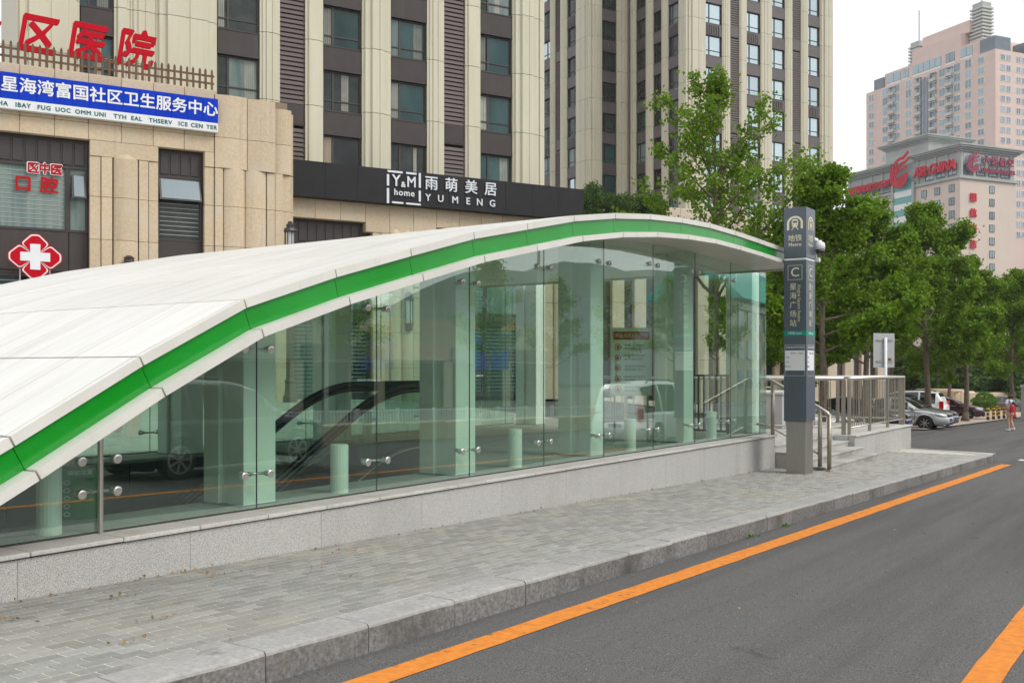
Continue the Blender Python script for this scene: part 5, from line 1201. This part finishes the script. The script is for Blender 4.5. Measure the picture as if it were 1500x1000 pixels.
# ------------------------------------------------------------------ cars
def interp(tab, x):
    for (a, b), (c, d) in zip(tab, tab[1:]):
        if x <= c: return b + (d - b) * smooth01((x - a) / (c - a)) * .5 + (d - b) * max(0, min(1, (x - a) / (c - a))) * .5
    return tab[-1][1]
def car(name, label, loc, rot, paint, kind='sedan', group='cars in the car park', plate=None, cat='car'):
    K = {'sedan': dict(L=4.65, W=1.80, top=[(-2.32, .86), (-2.2, .98), (-1.6, 1.03), (-.9, .99), (.9, .93), (1.3, .90), (1.95, .80), (2.2, .70), (2.32, .55)], roof=[(-1.75, 1.0), (-1.35, 1.22), (-.95, 1.38), (-.4, 1.46), (.1, 1.44), (.45, 1.33), (1.2, .92)], rb=(-.98, .18), wh=(-1.36, 1.38), r=.325, sw=[(-1.30, -.95), (-.88, -.22), (-.12, .62)]),
         'suv': dict(L=4.75, W=1.86, top=[(-2.37, 1.0), (-2.3, 1.12), (-1.6, 1.12), (.9, 1.08), (1.3, 1.06), (2.0, .98), (2.25, .86), (2.37, .66)], roof=[(-2.28, 1.08), (-2.15, 1.5), (-2.0, 1.72), (-1.0, 1.78), (.1, 1.74), (.5, 1.62), (1.15, 1.08)], rb=(-2.02, .22), wh=(-1.4, 1.42), r=.37, sw=[(-1.95, -1.15), (-1.06, -.25), (-.15, .68)]),
         'van': dict(L=4.9, W=1.84, top=[(-2.45, 1.0), (-2.38, 1.08), (-1.6, 1.10), (1.2, 1.06), (1.7, 1.02), (2.25, .90), (2.45, .60)], roof=[(-2.42, 1.06), (-2.3, 1.55), (-2.15, 1.88), (-1.0, 1.96), (.5, 1.93), (.9, 1.82), (1.75, 1.04)], rb=(-2.2, .6), wh=(-1.4, 1.5), r=.36, sw=[(-2.1, -1.1), (-1.0, .05), (.15, .95)])}[kind]
    r = thing(name, label, cat, loc, rot, group); L = K['L'] / 2; Wd = K['W'] / 2; rr = K['r']
    xs = sorted(set([round(-L + i * 2 * L / 46, 4) for i in range(47)] + [round(x + q, 4) for x in K['wh'] for q in (-rr * 1.16, rr * 1.16)]))
    def hw(x): a = abs(x) / L; return Wd * (1 - .02 * a - (.24 if x > 0 else .16) * max(0, (a - .72) / .28) ** 2.2)
    def zl(x):
        z = .20 + .10 * max(0, (abs(x) / L - .86) / .14); ra = rr * 1.17
        for w in K['wh']:
            if abs(x - w) < ra: z = max(z, rr + math.sqrt(ra * ra - (x - w) ** 2))
        return z
    mb = MB(paint, rubber); rings = []
    for x in xs:
        w, t, l = hw(x), interp(K['top'], x), zl(x); h = t - l; b0 = .2
        hh = lambda f: max(l, b0 + f * (t - b0))
        half = [(0, l), (w * .9, l), (w * .985, hh(.18)), (w, hh(.42)), (w * .995, hh(.62)), (w * .975, hh(.82)), (w * .93, hh(.955)), (w * .80, t), (w * .4, t + .025), (0, t + .035)]
        rings.append([(x, y, z) for y, z in half] + [(x, -y, z) for y, z in half[-2:0:-1]])
    n = len(rings[0]); vs = [p for q in rings for p in q]; body = []
    for i in range(len(rings) - 1):
        for k in range(n): body.append((i * n + k, i * n + (k + 1) % n, (i + 1) * n + (k + 1) % n, (i + 1) * n + k))
    body += [tuple(range(n - 1, -1, -1)), tuple((len(rings) - 1) * n + k for k in range(n))]
    mb.add(vs, body, paint)
    # greenhouse
    ro = K['roof']; gx = sorted(set([round(ro[0][0] + i * (ro[-1][0] - ro[0][0]) / 30, 4) for i in range(31)] + [x for w in K['sw'] for x in w])); G_ = MB(paint); GL = MB(carglass); gr = []
    for x in gx:
        z = interp(ro, x); bt = min(interp(K['top'], x) - .02, z); w = hw(x) * .93; f = max(0, (z - bt)) / (max(q[1] for q in ro) - bt + .01); wr = w - .20 * f
        half = [(w, bt), (w - .09 * f, bt + (z - bt) * .5), (wr, bt + (z - bt) * .90), (wr * .86, z - .01 * f), (wr * .45, z + .02 * f), (0, z + .03 * f)]
        gr.append([(x, y, q) for y, q in half] + [(x, -y, q) for y, q in half[-2::-1]])
    n = len(gr[0]); vs = [p for q in gr for p in q]; gb, gw, gs = [], [], []
    for i in range(len(gx) - 1):
        xm = (gx[i] + gx[i + 1]) / 2
        for k in range(n - 1):
            f = (i * n + k, i * n + k + 1, (i + 1) * n + k + 1, (i + 1) * n + k)
            side = k in (0, 1, n - 3, n - 2)
            if side and any(a < xm < b for a, b in K['sw']): gs.append(f)
            elif not side and k not in (2, n - 4) and (xm > K['rb'][1] + .1 or xm < K['rb'][0] - .05) and ro[0][0] + .1 < xm < ro[-1][0] - .05: gw.append(f)
            else: gb.append(f)
    mb.add(vs, gb, paint)
    mb.box(-L + .25, L - .3, -Wd * .86, Wd * .86, .24, .5, rubber); mb.build('body', r, smooth=True)
    g = MB(carglass); g.add(vs, gw); g.build('windscreen', r, smooth=True); g = MB(carglass); g.add(vs, gs); g.build('side_window', r, smooth=True)
    for x in K['wh']:
        for sy in (-1, 1):
            t = MB(tyre_m); y = sy * (Wd - .02); t.lathe([(rr * .66, -.11), (rr * .93, -.115), (rr, -.08), (rr, .08), (rr * .93, .115), (rr * .66, .11)], (x, y - sy * .1, rr), 24, axis='y', cap=False); wh = t.build('wheel', r)
            m = MB(rim_m); m.lathe([(rr * .66, 0), (rr * .69, .012), (rr * .60, .012), (rr * .58, -.03), (rr * .02, -.03)] if sy > 0 else [(rr * .02, .03), (rr * .58, .03), (rr * .60, -.012), (rr * .69, -.012), (rr * .66, 0)], (x, y + sy * .004, rr), 24, m=dark_m, axis='y')
            m.lathe([(rr * .70, -.008), (rr * .70, .008), (rr * .60, .012), (rr * .60, -.012)], (x, y + sy * .01, rr), 24, axis='y', m=rim_m, cap=False)
            for k in range(7):
                a = 2 * math.pi * k / 7; ca, sa = math.cos(a), math.sin(a); q = [(.06, -.045), (.60, -.055), (.60, .055), (.06, .045)]
                m.extr([(x + (u * ca - v * sa) * rr, y + sy * .0, rr + (u * sa + v * ca) * rr) for u, v in q], (0, sy * .022, 0), rim_m)
            m.lathe([(rr * .13, -.012), (rr * .13, .024), (.01, .03)], (x, y, rr), 12, axis='y', m=rim_m)
            m.build('rim', wh)
    zt = interp(K['top'], L - .2)
    for sy in (-1, 1):
        h = MB(headl); x0 = L - .36; w = hw(x0)
        h.lathe([(.01, -.02), (.075, 0), (.09, .06), (.05, .11), (.01, .12)], (0, 0, 0), 10, axis='y'); 
        o = h.build('headlight', r, smooth=True); o.location = (L - .29, sy * (w - .085), zt - .045); o.rotation_euler = (0, R(14), sy * R(-32)); o.scale = (3.2, .75 if sy > 0 else -.75, .95)
        h = MB(taill); zz = interp(K['top'], -L + .2); 
        if kind == 'sedan': h.cbox(-L + .02, -L + .34, sy * Wd * .78 - .10, sy * Wd * .78 + .10, zz - .22, zz - .03, .04)
        else: h.cbox(-L + .0, -L + .22, sy * Wd * .86 - .06, sy * Wd * .86 + .06, zz - .30, zz + .12, .03)
        h.build('tail_light', r)
        h = MB(paint); h.cbox(.75, .92, sy * (Wd + .02) - .1, sy * (Wd + .02) + .1, interp(K['top'], .9) - .02, interp(K['top'], .9) + .13, .03); h.build('mirror', r)
        for xx in (-.75, .15): h = MB(paint); h.cbox(xx - .1, xx + .1, sy * Wd - .018, sy * Wd + .018, .80 * interp(K['top'], xx), .80 * interp(K['top'], xx) + .03, .008); h.build('door_handle', r)
        h = MB(rubber)
        for xx in (K['sw'][0][0] - .1 if kind == 'sedan' else -1.1, -.17, .95): h.box(xx - .004, xx + .004, sy * Wd - .006, sy * Wd + .003, .32, interp(K['top'], xx) * .93)
        h.build('door_seam', r)
    h = MB(rubber); h.cbox(L - .10, L + .004, -.40, .40, zt - .16, zt - .03, .02); h.cbox(L - .12, L + .01, -.55, .55, .22, .36, .03); h.build('grille', r)
    h = MB(chrome); h.box(L - .02, L + .012, -.42, .42, zt - .05, zt - .03); h.build('grille_trim', r)
    h = MB(M('plate_blue', (.012, .035, .20), rough=.4)); h.cbox(L - .02, L + .02, -.22, .22, .40, .52, .004); h.cbox(-L - .015, -L + .02, -.22, .22, .62 if kind != 'sedan' else .72, .74 if kind != 'sedan' else .84, .004); h.build('number_plate', r)
    if kind != 'sedan':
        for sy in (-1, 1): h = MB(rubber); zz = max(q[1] for q in ro); h.tube([(-1.7, sy * .62, zz - .03), (-1.5, sy * .62, zz + .05), (-.1, sy * .62, zz + .05), (.1, sy * .62, zz - .02)], .022, 6); h.build('roof_rail', r)
    return r
pt = lambda n, c, **k: M(n, c, rough=k.get('r', .28), metal=k.get('m', .35), coat=.8)
silver = pt('silver_paint', (.55, .57, .585), m=.6); blackc = pt('black_car_paint', (.012, .016, .03)); greyc = pt('grey_car_paint', (.16, .165, .17), m=.5); whitec = pt('white_car_paint', (.84, .85, .86), m=0); maroon = pt('maroon_paint', (.045, .008, .018), m=.3); brownc = pt('taupe_paint', (.16, .13, .125), m=.4)
D90 = R(-90)
def park(nm, lab, s, n, paint, kind='sedan', rot=D90): 
    o = car(nm, lab, (s, n, G(s, n) - .19), rot, paint, kind); o.rotation_euler = (0, R(0), rot); return o
park('parked_car', 'silver saloon car parked with its front wheel beside the granite plinth', 49.0, 11.55, silver)
park('parked_car', 'black saloon car half hidden behind the plinth railing left of the silver car', 44.2, 12.3, blackc, rot=D90 + R(3))
park('parked_car', 'dark grey saloon car whose bonnet shows just behind the silver car', 52.2, 11.9, greyc)
park('parked_suv', 'white suv parked tail outwards behind the silver car', 58.5, 13.6, whitec, 'suv', R(90))
park('parked_car', 'maroon saloon car right of the white suv', 68.2, 13.2, maroon, rot=D90 + R(6))
s, n = at_px(1464, 88); park('parked_car', 'grey brown saloon car seen from behind beside the woman', s, n, brownc, rot=R(100))
park('parked_car', 'white saloon car seen through the railing bars near the vent block', 34.4, 12.3, whitec)
park('parked_car', 'silver grey saloon car behind the railing right of the vent block', 38.0, 12.6, greyc)
car('passing_van', 'white people carrier driving on the road and mirrored in the entrance glass', (28.2, .4, G(28, 0) - .19), R(0), whitec, 'van', 'vehicles on the road')
car('passing_suv', 'black suv on the road mirrored low in the entrance glass', (12.7, -1.45, G(12, 0) - .19), R(0), blackc, 'suv', 'vehicles on the road')

# ------------------------------------------------------------------ person with a red bag
def skin(name, nodes, edges, parent, m, sub=2):
    me = bpy.data.meshes.new(name); me.from_pydata([n[:3] for n in nodes], edges, []); o = bpy.data.objects.new(name, me); COL.objects.link(o)
    md = o.modifiers.new('s', 'SKIN'); md.use_smooth_shade = True
    for i, n in enumerate(nodes):
        sv = me.skin_vertices[0].data[i]; sv.radius = (n[3], n[4] if len(n) > 4 else n[3]); sv.use_root = (i == 0)
    sb = o.modifiers.new('b', 'SUBSURF'); sb.levels = sub; sb.render_levels = sub
    bpy.context.view_layer.update()
    e = bpy.data.meshes.new_from_object(o.evaluated_get(bpy.context.evaluated_depsgraph_get())); e.name = name; e.materials.clear(); e.materials.append(m)
    e.polygons.foreach_set('use_smooth', [True] * len(e.polygons))
    bpy.data.objects.remove(o); return link(name, e, parent)
def person():
    s, n = 49.9, 6.9; r = thing('person', 'woman in white shirt and pink shorts carrying a red backpack, walking away on the asphalt', 'person', (s, n, G(s, n) - .19), R(TH + 18 - 90))
    # local: +y is the walking direction (away), x to her right
    N = [(0, 0, .90, .13, .10), (0, 0, 1.08, .115, .085), (0, .0, 1.27, .145, .095), (0, 0, 1.37, .11, .08), (0, .01, 1.43, .05, .05), (0, .02, 1.50, .062, .07), (0, .03, 1.58, .075, .085), (0, .02, 1.64, .05, .06),
         (-.085, 0, .82, .088), (-.075, .03, .48, .058), (-.07, .02, .34, .056), (-.07, -.02, .10, .036), (-.07, -.02, .05, .035), (-.07, .11, .03, .03),
         (.085, .0, .82, .088), (.075, .02, .48, .058), (.065, -.06, .34, .056), (.06, -.16, .13, .036), (.06, -.16, .08, .035), (.06, -.05, .03, .03),
         (-.17, 0, 1.36, .05), (-.22, -.02, 1.10, .04), (-.20, .10, .90, .032), (-.19, .14, .83, .034), (-.185, .17, .76, .015),
         (.17, 0, 1.36, .05), (.23, -.02, 1.10, .04), (.25, .06, .90, .032), (.25, .09, .83, .034), (.245, .11, .76, .015)]
    E_ = [(0, 1), (1, 2), (2, 3), (3, 4), (4, 5), (5, 6), (6, 7), (0, 8), (8, 9), (9, 10), (10, 11), (11, 12), (12, 13), (0, 14), (14, 15), (15, 16), (16, 17), (17, 18), (18, 19), (3, 20), (20, 21), (21, 22), (22, 23), (23, 24), (3, 25), (25, 26), (26, 27), (27, 28), (28, 29)]
    b = skin('body', N, E_, r, skin_m)
    hand = MB(skin_m)
    for sx, hx, hy in ((-1, -.185, .16), (1, .245, .10)):
        for k in range(4): hand.tube([(hx + (k - 1.5) * .016, hy, .80), (hx + (k - 1.5) * .018, hy + .02, .755 - .006 * (1.5 - abs(k - 1.5))), (hx + (k - 1.5) * .017, hy + .015, .72 + .006 * abs(k - 1.5))], .0085, 6)
        hand.tube([(hx - sx * .02, hy + .02, .81), (hx - sx * .045, hy + .045, .775), (hx - sx * .04, hy + .05, .75)], .0095, 6)
    hand.build('fingers', b)
    skin('shirt', [(0, 0, .93, .15, .115), (0, 0, 1.08, .135, .105), (0, 0, 1.27, .165, .115), (0, 0, 1.385, .12, .085), (-.175, 0, 1.36, .065), (-.215, -.015, 1.19, .06), (.175, 0, 1.36, .065), (.22, -.015, 1.19, .06)], [(0, 1), (1, 2), (2, 3), (3, 4), (4, 5), (3, 6), (6, 7)], r, shirt_m)
    skin('shorts', [(0, 0, .92, .152, .12), (-.09, 0, .80, .112), (-.085, .01, .68, .102), (.09, 0, .80, .112), (.085, .0, .68, .102)], [(0, 1), (1, 2), (0, 3), (3, 4)], r, short_m)
    skin('hair', [(0, .0, 1.635, .11, .115), (0, -.03, 1.56, .14, .125), (0, -.06, 1.47, .135, .09)], [(0, 1), (1, 2)], r, hair_m)
    f = MB(skin_m)
    for sx in (-1, 1): f.lathe([(.004, -.03), (.018, -.012), (.02, .012), (.006, .03)], (sx * .088, .02, 1.545), 8)
    f.lathe([(.016, -.02), (.01, .02)], (0, .115, 1.54), 6); f.build('ear_and_nose', b)
    f = MB(white_t, hair_m)
    for sx in (-1, 1): f.lathe([(.006, -.012), (.014, 0), (.006, .012)], (sx * .032, .095, 1.565), 8, hair_m)
    f.box(-.025, .025, .098, .108, 1.497, 1.505, redp); f.build('eye_and_mouth', b)
    for x, y, z in ((-.07, .03, 0), (.06, -.11, .04)):
        m = MB(shoe_m); m.cbox(x - .045, x + .045, y - .11, y + .14, z, z + .085, .03); m.cbox(x - .04, x + .04, y - .10, y - .0, z + .08, z + .13, .02); m.build('shoe', r)
    bg = thing('backpack', 'red backpack with navy straps worn by the walking woman', 'backpack', (r.location.x, r.location.y, r.location.z), r.rotation_euler.z)
    m = MB(redbag); m.cbox(-.19, .02, -.30, -.115, .86, 1.20, .06); m.cbox(-.15, -.02, -.33, -.29, .89, 1.06, .02); m.build('body', bg, smooth=False)
    m = MB(navy_m); m.cbox(-.03, .10, -.235, -.115, .92, 1.32, .03); m.build('side_pocket', bg)
    m = MB(navy_m)
    for sx in (-1, 1): m.tube([(sx * .12, -.16, 1.1), (sx * .11, -.125, 1.30), (sx * .10, -.05, 1.42), (sx * .10, .06, 1.41), (sx * .11, .10, 1.25), (sx * .13, .06, 1.05)], .022, 8)
    m.build('strap', bg)
    hb = thing('hand_bag', 'red bag held at the right side of the walking woman', 'bag', tuple(r.location), r.rotation_euler.z)
    m = MB(redbag); m.cbox(.18, .36, -.02, .16, .40 + .2, .96, .05); m.build('body', hb); m = MB(redbag); m.tube([(.22, .07, .94), (.25, .09, .80 + .26), (.30, .07, .94)], .01, 6); m.build('strap', hb)
person()
# ------------------------------------------------------------------ bollards, planter, pillar, awnings
def bollards():
    proto = None
    for i, (px, zd, lab) in enumerate(((1447, 60.5, 'leftmost striped bollard nearest the maroon car'), (1455.2, 62, 'second striped bollard from the maroon car'), (1463, 63.5, 'third striped bollard from the maroon car'), (1470.5, 65, 'striped bollard beside the red bag of the woman'), (1461, 72, 'striped bollard standing behind the front row near the grey brown car'))):
        s, n = at_px(px, zd); p = (s, n, G(s, n) - .13)
        if proto is None:
            proto = thing('striped_bollard', lab, 'bollard', p, 0, 'yellow and black bollards')
            m = MB(blkpaint); m.lathe([(.085, 0), (.085, .76), (.07, .79)], (0, 0, 0), 14); m.build('post', proto)
            for z in (.2, .42, .63): m = MB(yel_m); m.lathe([(.088, z), (.088, z + .10)], (0, 0, 0), 14); m.build('yellow_band', proto)
        else:
            c = copy_tree(proto); c.location = p; c['label'] = lab
bollards()
def planter():
    s, n = at_px(1398, 88); r = thing('stone_planter', 'tan stone basin and curved low wall behind the maroon car', 'planter', (s, n, G(s, n)), FA); r.scale = (.6, .6, .66)
    mb = MB(tan); mb.lathe([(2.2, 0), (2.3, .3), (1.6, .6), (1.2, 1.6), (2.6, 2.3), (3.2, 2.5), (3.2, 2.75), (2.9, 2.75)], (-3.4, 0, 0), 20); mb.build('basin', r)
    for i in range(5): mb = MB(tan); mb.cbox(-2.5 + i * 1.7, -.82 + i * 1.7, -.3 - .25 * abs(i - 2), .6, 0, 2.6 - .18 * abs(i - 2), .25); mb.build('wall_stone', r)
    s, n = at_px(1480, 96); r = thing('low_wall', 'long low tan wall behind the grey brown car', 'wall', (s, n, G(s, n)), FA)
    for i in range(9): mb = MB(tan); mb.cbox(-9 + i * 2, -7.02 + i * 2, -.2, .2, 0, 1.6, .04); mb.build('wall_stone', r)
    s, n = at_px(1505, 64); r = thing('gate_pillar', 'pale square pillar at the right edge of the photo', 'pillar', (s, n, G(s, n) - .1), 0)
    mb = MB(granite); mb.cbox(-.35, .35, -.35, .35, 0, 2.0, .03); mb.build('shaft', r); mb = MB(granite_c); mb.cbox(-.4, .4, -.4, .4, 2.0, 2.15, .02); mb.build('cap', r)
    for px, zd, w, lab in ((1338, 104, 6, 'red awning left of the suv trunk tree'), (1377, 108, 4, 'red awning right of the suv trunk tree')):
        s, n = at_px(px, zd); r = thing('red_awning', lab, 'awning', (s, n, G(s, n)), FA, 'red awnings behind the car park')
        mb = MB(redp); mb.extr([(-w / 2, 0, 3.3), (-w / 2, -1.2, 2.6), (-w / 2, -1.2, 2.5), (-w / 2, 0, 3.2)], (w, 0, 0)); mb.build('canvas', r)
        mb = MB(hotelm); mb.box(-w / 2, w / 2, .05, 3, 0, 3.5); mb.build('kiosk_wall', r)
planter()
# ------------------------------------------------------------------ weeds at the wall foot
def weeds():
    rng = np.random.default_rng(5); P = []
    for s, w in ((3.2, .25), (4.1, .3), (5.0, .2), (5.6, .4), (6.9, .5), (8.4, .25), (10.6, .6), (12.0, .3), (13.4, .5), (15.6, .5), (17.2, .7), (18.9, .5), (23.8, .8), (25.5, .9), (27.3, .8)):
        n = 12; nn = 6.83 if s < 19.3 else 6.40
        P.append(np.column_stack([s + rng.normal(0, w, n), nn - np.abs(rng.normal(0, .035, n)), np.full(n, 0.0)]))
    for s, n0 in ((3.5, 6.3), (4.3, 6.35), (5.3, 6.5), (6.0, 6.1), (6.8, 6.55), (4.0, 5.6), (3.6, 5.2), (18.8, 5.7), (19.6, 5.6), (18.2, 6.4)):
        n = 8; P.append(np.column_stack([s + rng.normal(0, .10, n), n0 + rng.normal(0, .05, n), np.zeros(n)]))
    P = np.concatenate(P); P[:, 2] = [G(a, 5) + .003 for a in P[:, 0]]
    tag(link('dry_weeds', leaf_cloud(rng, P, .026, up=1.2, m=leafD, name='dry_weeds')), kind='stuff')
    P = np.concatenate([np.column_stack([s + rng.normal(0, .05, 26), lerp(4.43, 4.16, (s - 3.9) / 23.5) - np.abs(rng.normal(0, .03, 26)), np.full(26, G(s, 4) - .185)]) for s in (11.3, 12.4)])
    tag(link('green_weeds', leaf_cloud(rng, P, .03, up=1.5, m=leafC, name='green_weeds')), kind='stuff')
    # small litter on the pavement and road
    P = np.column_stack([rng.uniform(3, 16, 90), rng.uniform(1, 6.7, 90), np.zeros(90)]); P[:, 2] = [G(a, 5) + (.004 if b > 4.5 else -.184) for a, b in P[:, :2]]
    tag(link('litter_specks', leaf_cloud(rng, P, .018, up=.1, m=leafD, name='litter_specks')), kind='stuff')
weeds()

# ------------------------------------------------------------------ the other side of the road (seen mirrored in the glass)
def across():
    tg = 'street trees across the road'
    gE = ginkgo_meshes(31, 6.6, 2.5, 1.55, 6500, .10, conic=1.1, trunk_r=.07)
    for i, (s, n, me, sc, lab) in enumerate(((33.3, -9.6, gE, 1.0, 'slim young tree across the road nearest the black suv'), (39.2, -10.1, gE, .98, 'second slim young tree across the road'), (46.0, -10.5, gE, 1.06, 'third slim young tree across the road'), (53.4, -10.7, gE, 1.2, 'fourth slim young tree across the road'), (61.5, -11.5, gE, 1.3, 'slim young tree across the road before the turquoise roof'), (25.5, -10, gE, .95, 'slim young tree across the road behind the black suv'))):
        tree('street_tree', me, (s, n, G(s, 5) - .1), lab, rot=i * 1.3, sc=sc, group=tg)
    r = thing('road_fence', 'long white bar fence across the road', 'fence', (30, -8.2, G(30, 0) - .19))
    for x in range(-24, 40, 2): mb = MB(white_s); mb.box(x - .05, x + .05, -.05, .05, -.0215 * x - .1, .95 - .0215 * x); mb.build('post', r)
    bar = MB(white_s)
    for k in range(-160, 270): x = k * .15; bar.box(x - .012, x + .012, -.012, .012, .12 - .0215 * x, .85 - .0215 * x)
    o = bar.build('bar_field', r); o['kind'] = 'stuff'
    for z in (.12, .85): mb = MB(white_s); mb.extr([(-24, -.03, z + .516), (40.5, -.03, z - .87), (40.5, -.03, z - .82), (-24, -.03, z + .566)], (0, .06, 0)); mb.build('rail', r)
    r = thing('planter_wall', 'low brown stone wall across the road', 'wall', (30, -6.3, G(30, 0) - .19))
    for i in range(18): mb = MB(tan); mb.cbox(-20 + i * 2, -18.02 + i * 2, -.25, .25, -.6, .55 - .0215 * (i * 2 - 20), .03); mb.build('wall_stone', r)
    r = thing('shop_row', 'row of shops across the road with yellow and blue sign boards', 'building', (50, -34, -1.2), 0)
    mb = MB(cream2); mb.box(-45, 28, -12, 0, -1, 6.5); mb.build('wall', r)
    for i in range(9):
        x = -44 + 8 * i; mb = MB((hotelm, greyst, spand2)[i % 3]); mb.box(x, x + 7.4, .02, .3, 3.4, 4.4); mb.build('sign_board', r); mb = MB(pane_dark); mb.box(x + .3, x + 7, .01, .12, -.5, 3.2); mb.build('shop_window', r)
    mb = MB(yel_m); mb.box(14.6, 20.2, .3, .5, 6.0, 6.85); mb.build('yellow_sign', r); mb = MB(blkpaint); mb.text('市政家具', -17.2, 6.42, .6, -.52, .01, bold=.03); mb.v = [(-p[0], -p[1], p[2]) for p in mb.v]; mb.build('sign_text', r); mb = MB(blue_s); mb.box(14.6, 19.4, .3, .42, 2.7, 5.7); mb.build('blue_billboard', r)
    r = thing('green_roofed_hall', 'pale hall with turquoise pitched roof across the road', 'building', (118, -33, -2.5), R(-8))
    mb = MB(cream2); mb.box(0, 60, -10, 0, -2, 12.8); mb.build('wall', r); mb = MB(turq); mb.extr([(-1, 1.5, 12.8), (-1, -5, 19.0), (-1, -11.5, 12.8)], (62, 0, 0)); mb.build('roof', r)
    for i in range(12):
        for k in range(3): mb = MB(pane_far); mb.box(2 + 5 * i, 4.5 + 5 * i, .0, .15, 1.5 + 3.8 * k, 3.9 + 3.8 * k); mb.build('window', r)
        mb = MB(bandw); mb.box(5 * i, 5 * i + 4.96, .0, .5, 11.6, 12.4); mb.build('cornice_stone', r)
    r = thing('blue_grey_block', 'wide blue grey office block across the road below the hill', 'building', (305, -150, -4), 0)
    mb = MB(M('blue_grey_wall', (.22, .27, .32), (.30, .34, .38), .12, .6, stretch=(.4, .4, 2))); mb.box(-70, 62, -20, 0, 0, 29); mb.build('wall', r)
    # wooded hill
    xs_ = np.linspace(150, 1180, 70); ys_ = np.linspace(-520, -190, 18); mb = MB(hill_m); rng = np.random.default_rng(4); vs = []
    for y in ys_:
        f = math.sin(math.pi * max(0, min(1, (-190 - y) / 240)))
        for x in xs_: vs.append((x, y, f * (22 + 50 * math.exp(-((x - 590) / 190) ** 2) + 4 * math.sin(x / 33) + 3 * math.sin(x / 17 + 1) + rng.normal(0, .8)) - 26 * (1 - f) * (1 if f < .3 else .3)))
    nx = len(xs_); mb.add(vs, [(j * nx + i, j * nx + i + 1, (j + 1) * nx + i + 1, (j + 1) * nx + i) for j in range(len(ys_) - 1) for i in range(nx - 1)]); tag(mb.build('hill', smooth=True), kind='structure')
    for i, (s, n, rt) in enumerate(((22, -7.6, 90), (34, -7.6, 90))):
        r = thing('street_light', ('street light with curved arm across the road, first along the fence', 'street light with curved arm across the road, second along the fence')[i], 'street light', (s, n, G(s, 0) - .19), 0, 'street lights')
        mb = MB(greypl); mb.tube([(0, 0, 0), (0, 0, 8.4), (0, .6, 9.3), (0, 2.4, 9.6)], .07, 8); mb.build('pole', r); mb = MB(tealgl); mb.cbox(-.15, .15, 2.2, 3.1, 9.5, 9.68, .05); mb.build('lamp_head', r)
across()

# ------------------------------------------------------------------ thin summer haze
def haze():
    m = bpy.data.materials.new('haze_air'); m.use_nodes = True; nt = m.node_tree; nt.nodes.remove(nt.nodes['Principled BSDF'])
    v = nt.nodes.new('ShaderNodeVolumePrincipled'); v.inputs['Color'].default_value = (0.93, 0.96, 1.0, 1); v.inputs['Density'].default_value = 0.00028; v.inputs['Anisotropy'].default_value = 0.2
    nt.links.new(v.outputs[0], nt.nodes['Material Output'].inputs['Volume'])
    mb = MB(m); mb.box(-1210, 1210, -1210, 1210, -12, 165); tag(mb.build('haze'), kind='stuff')
haze()
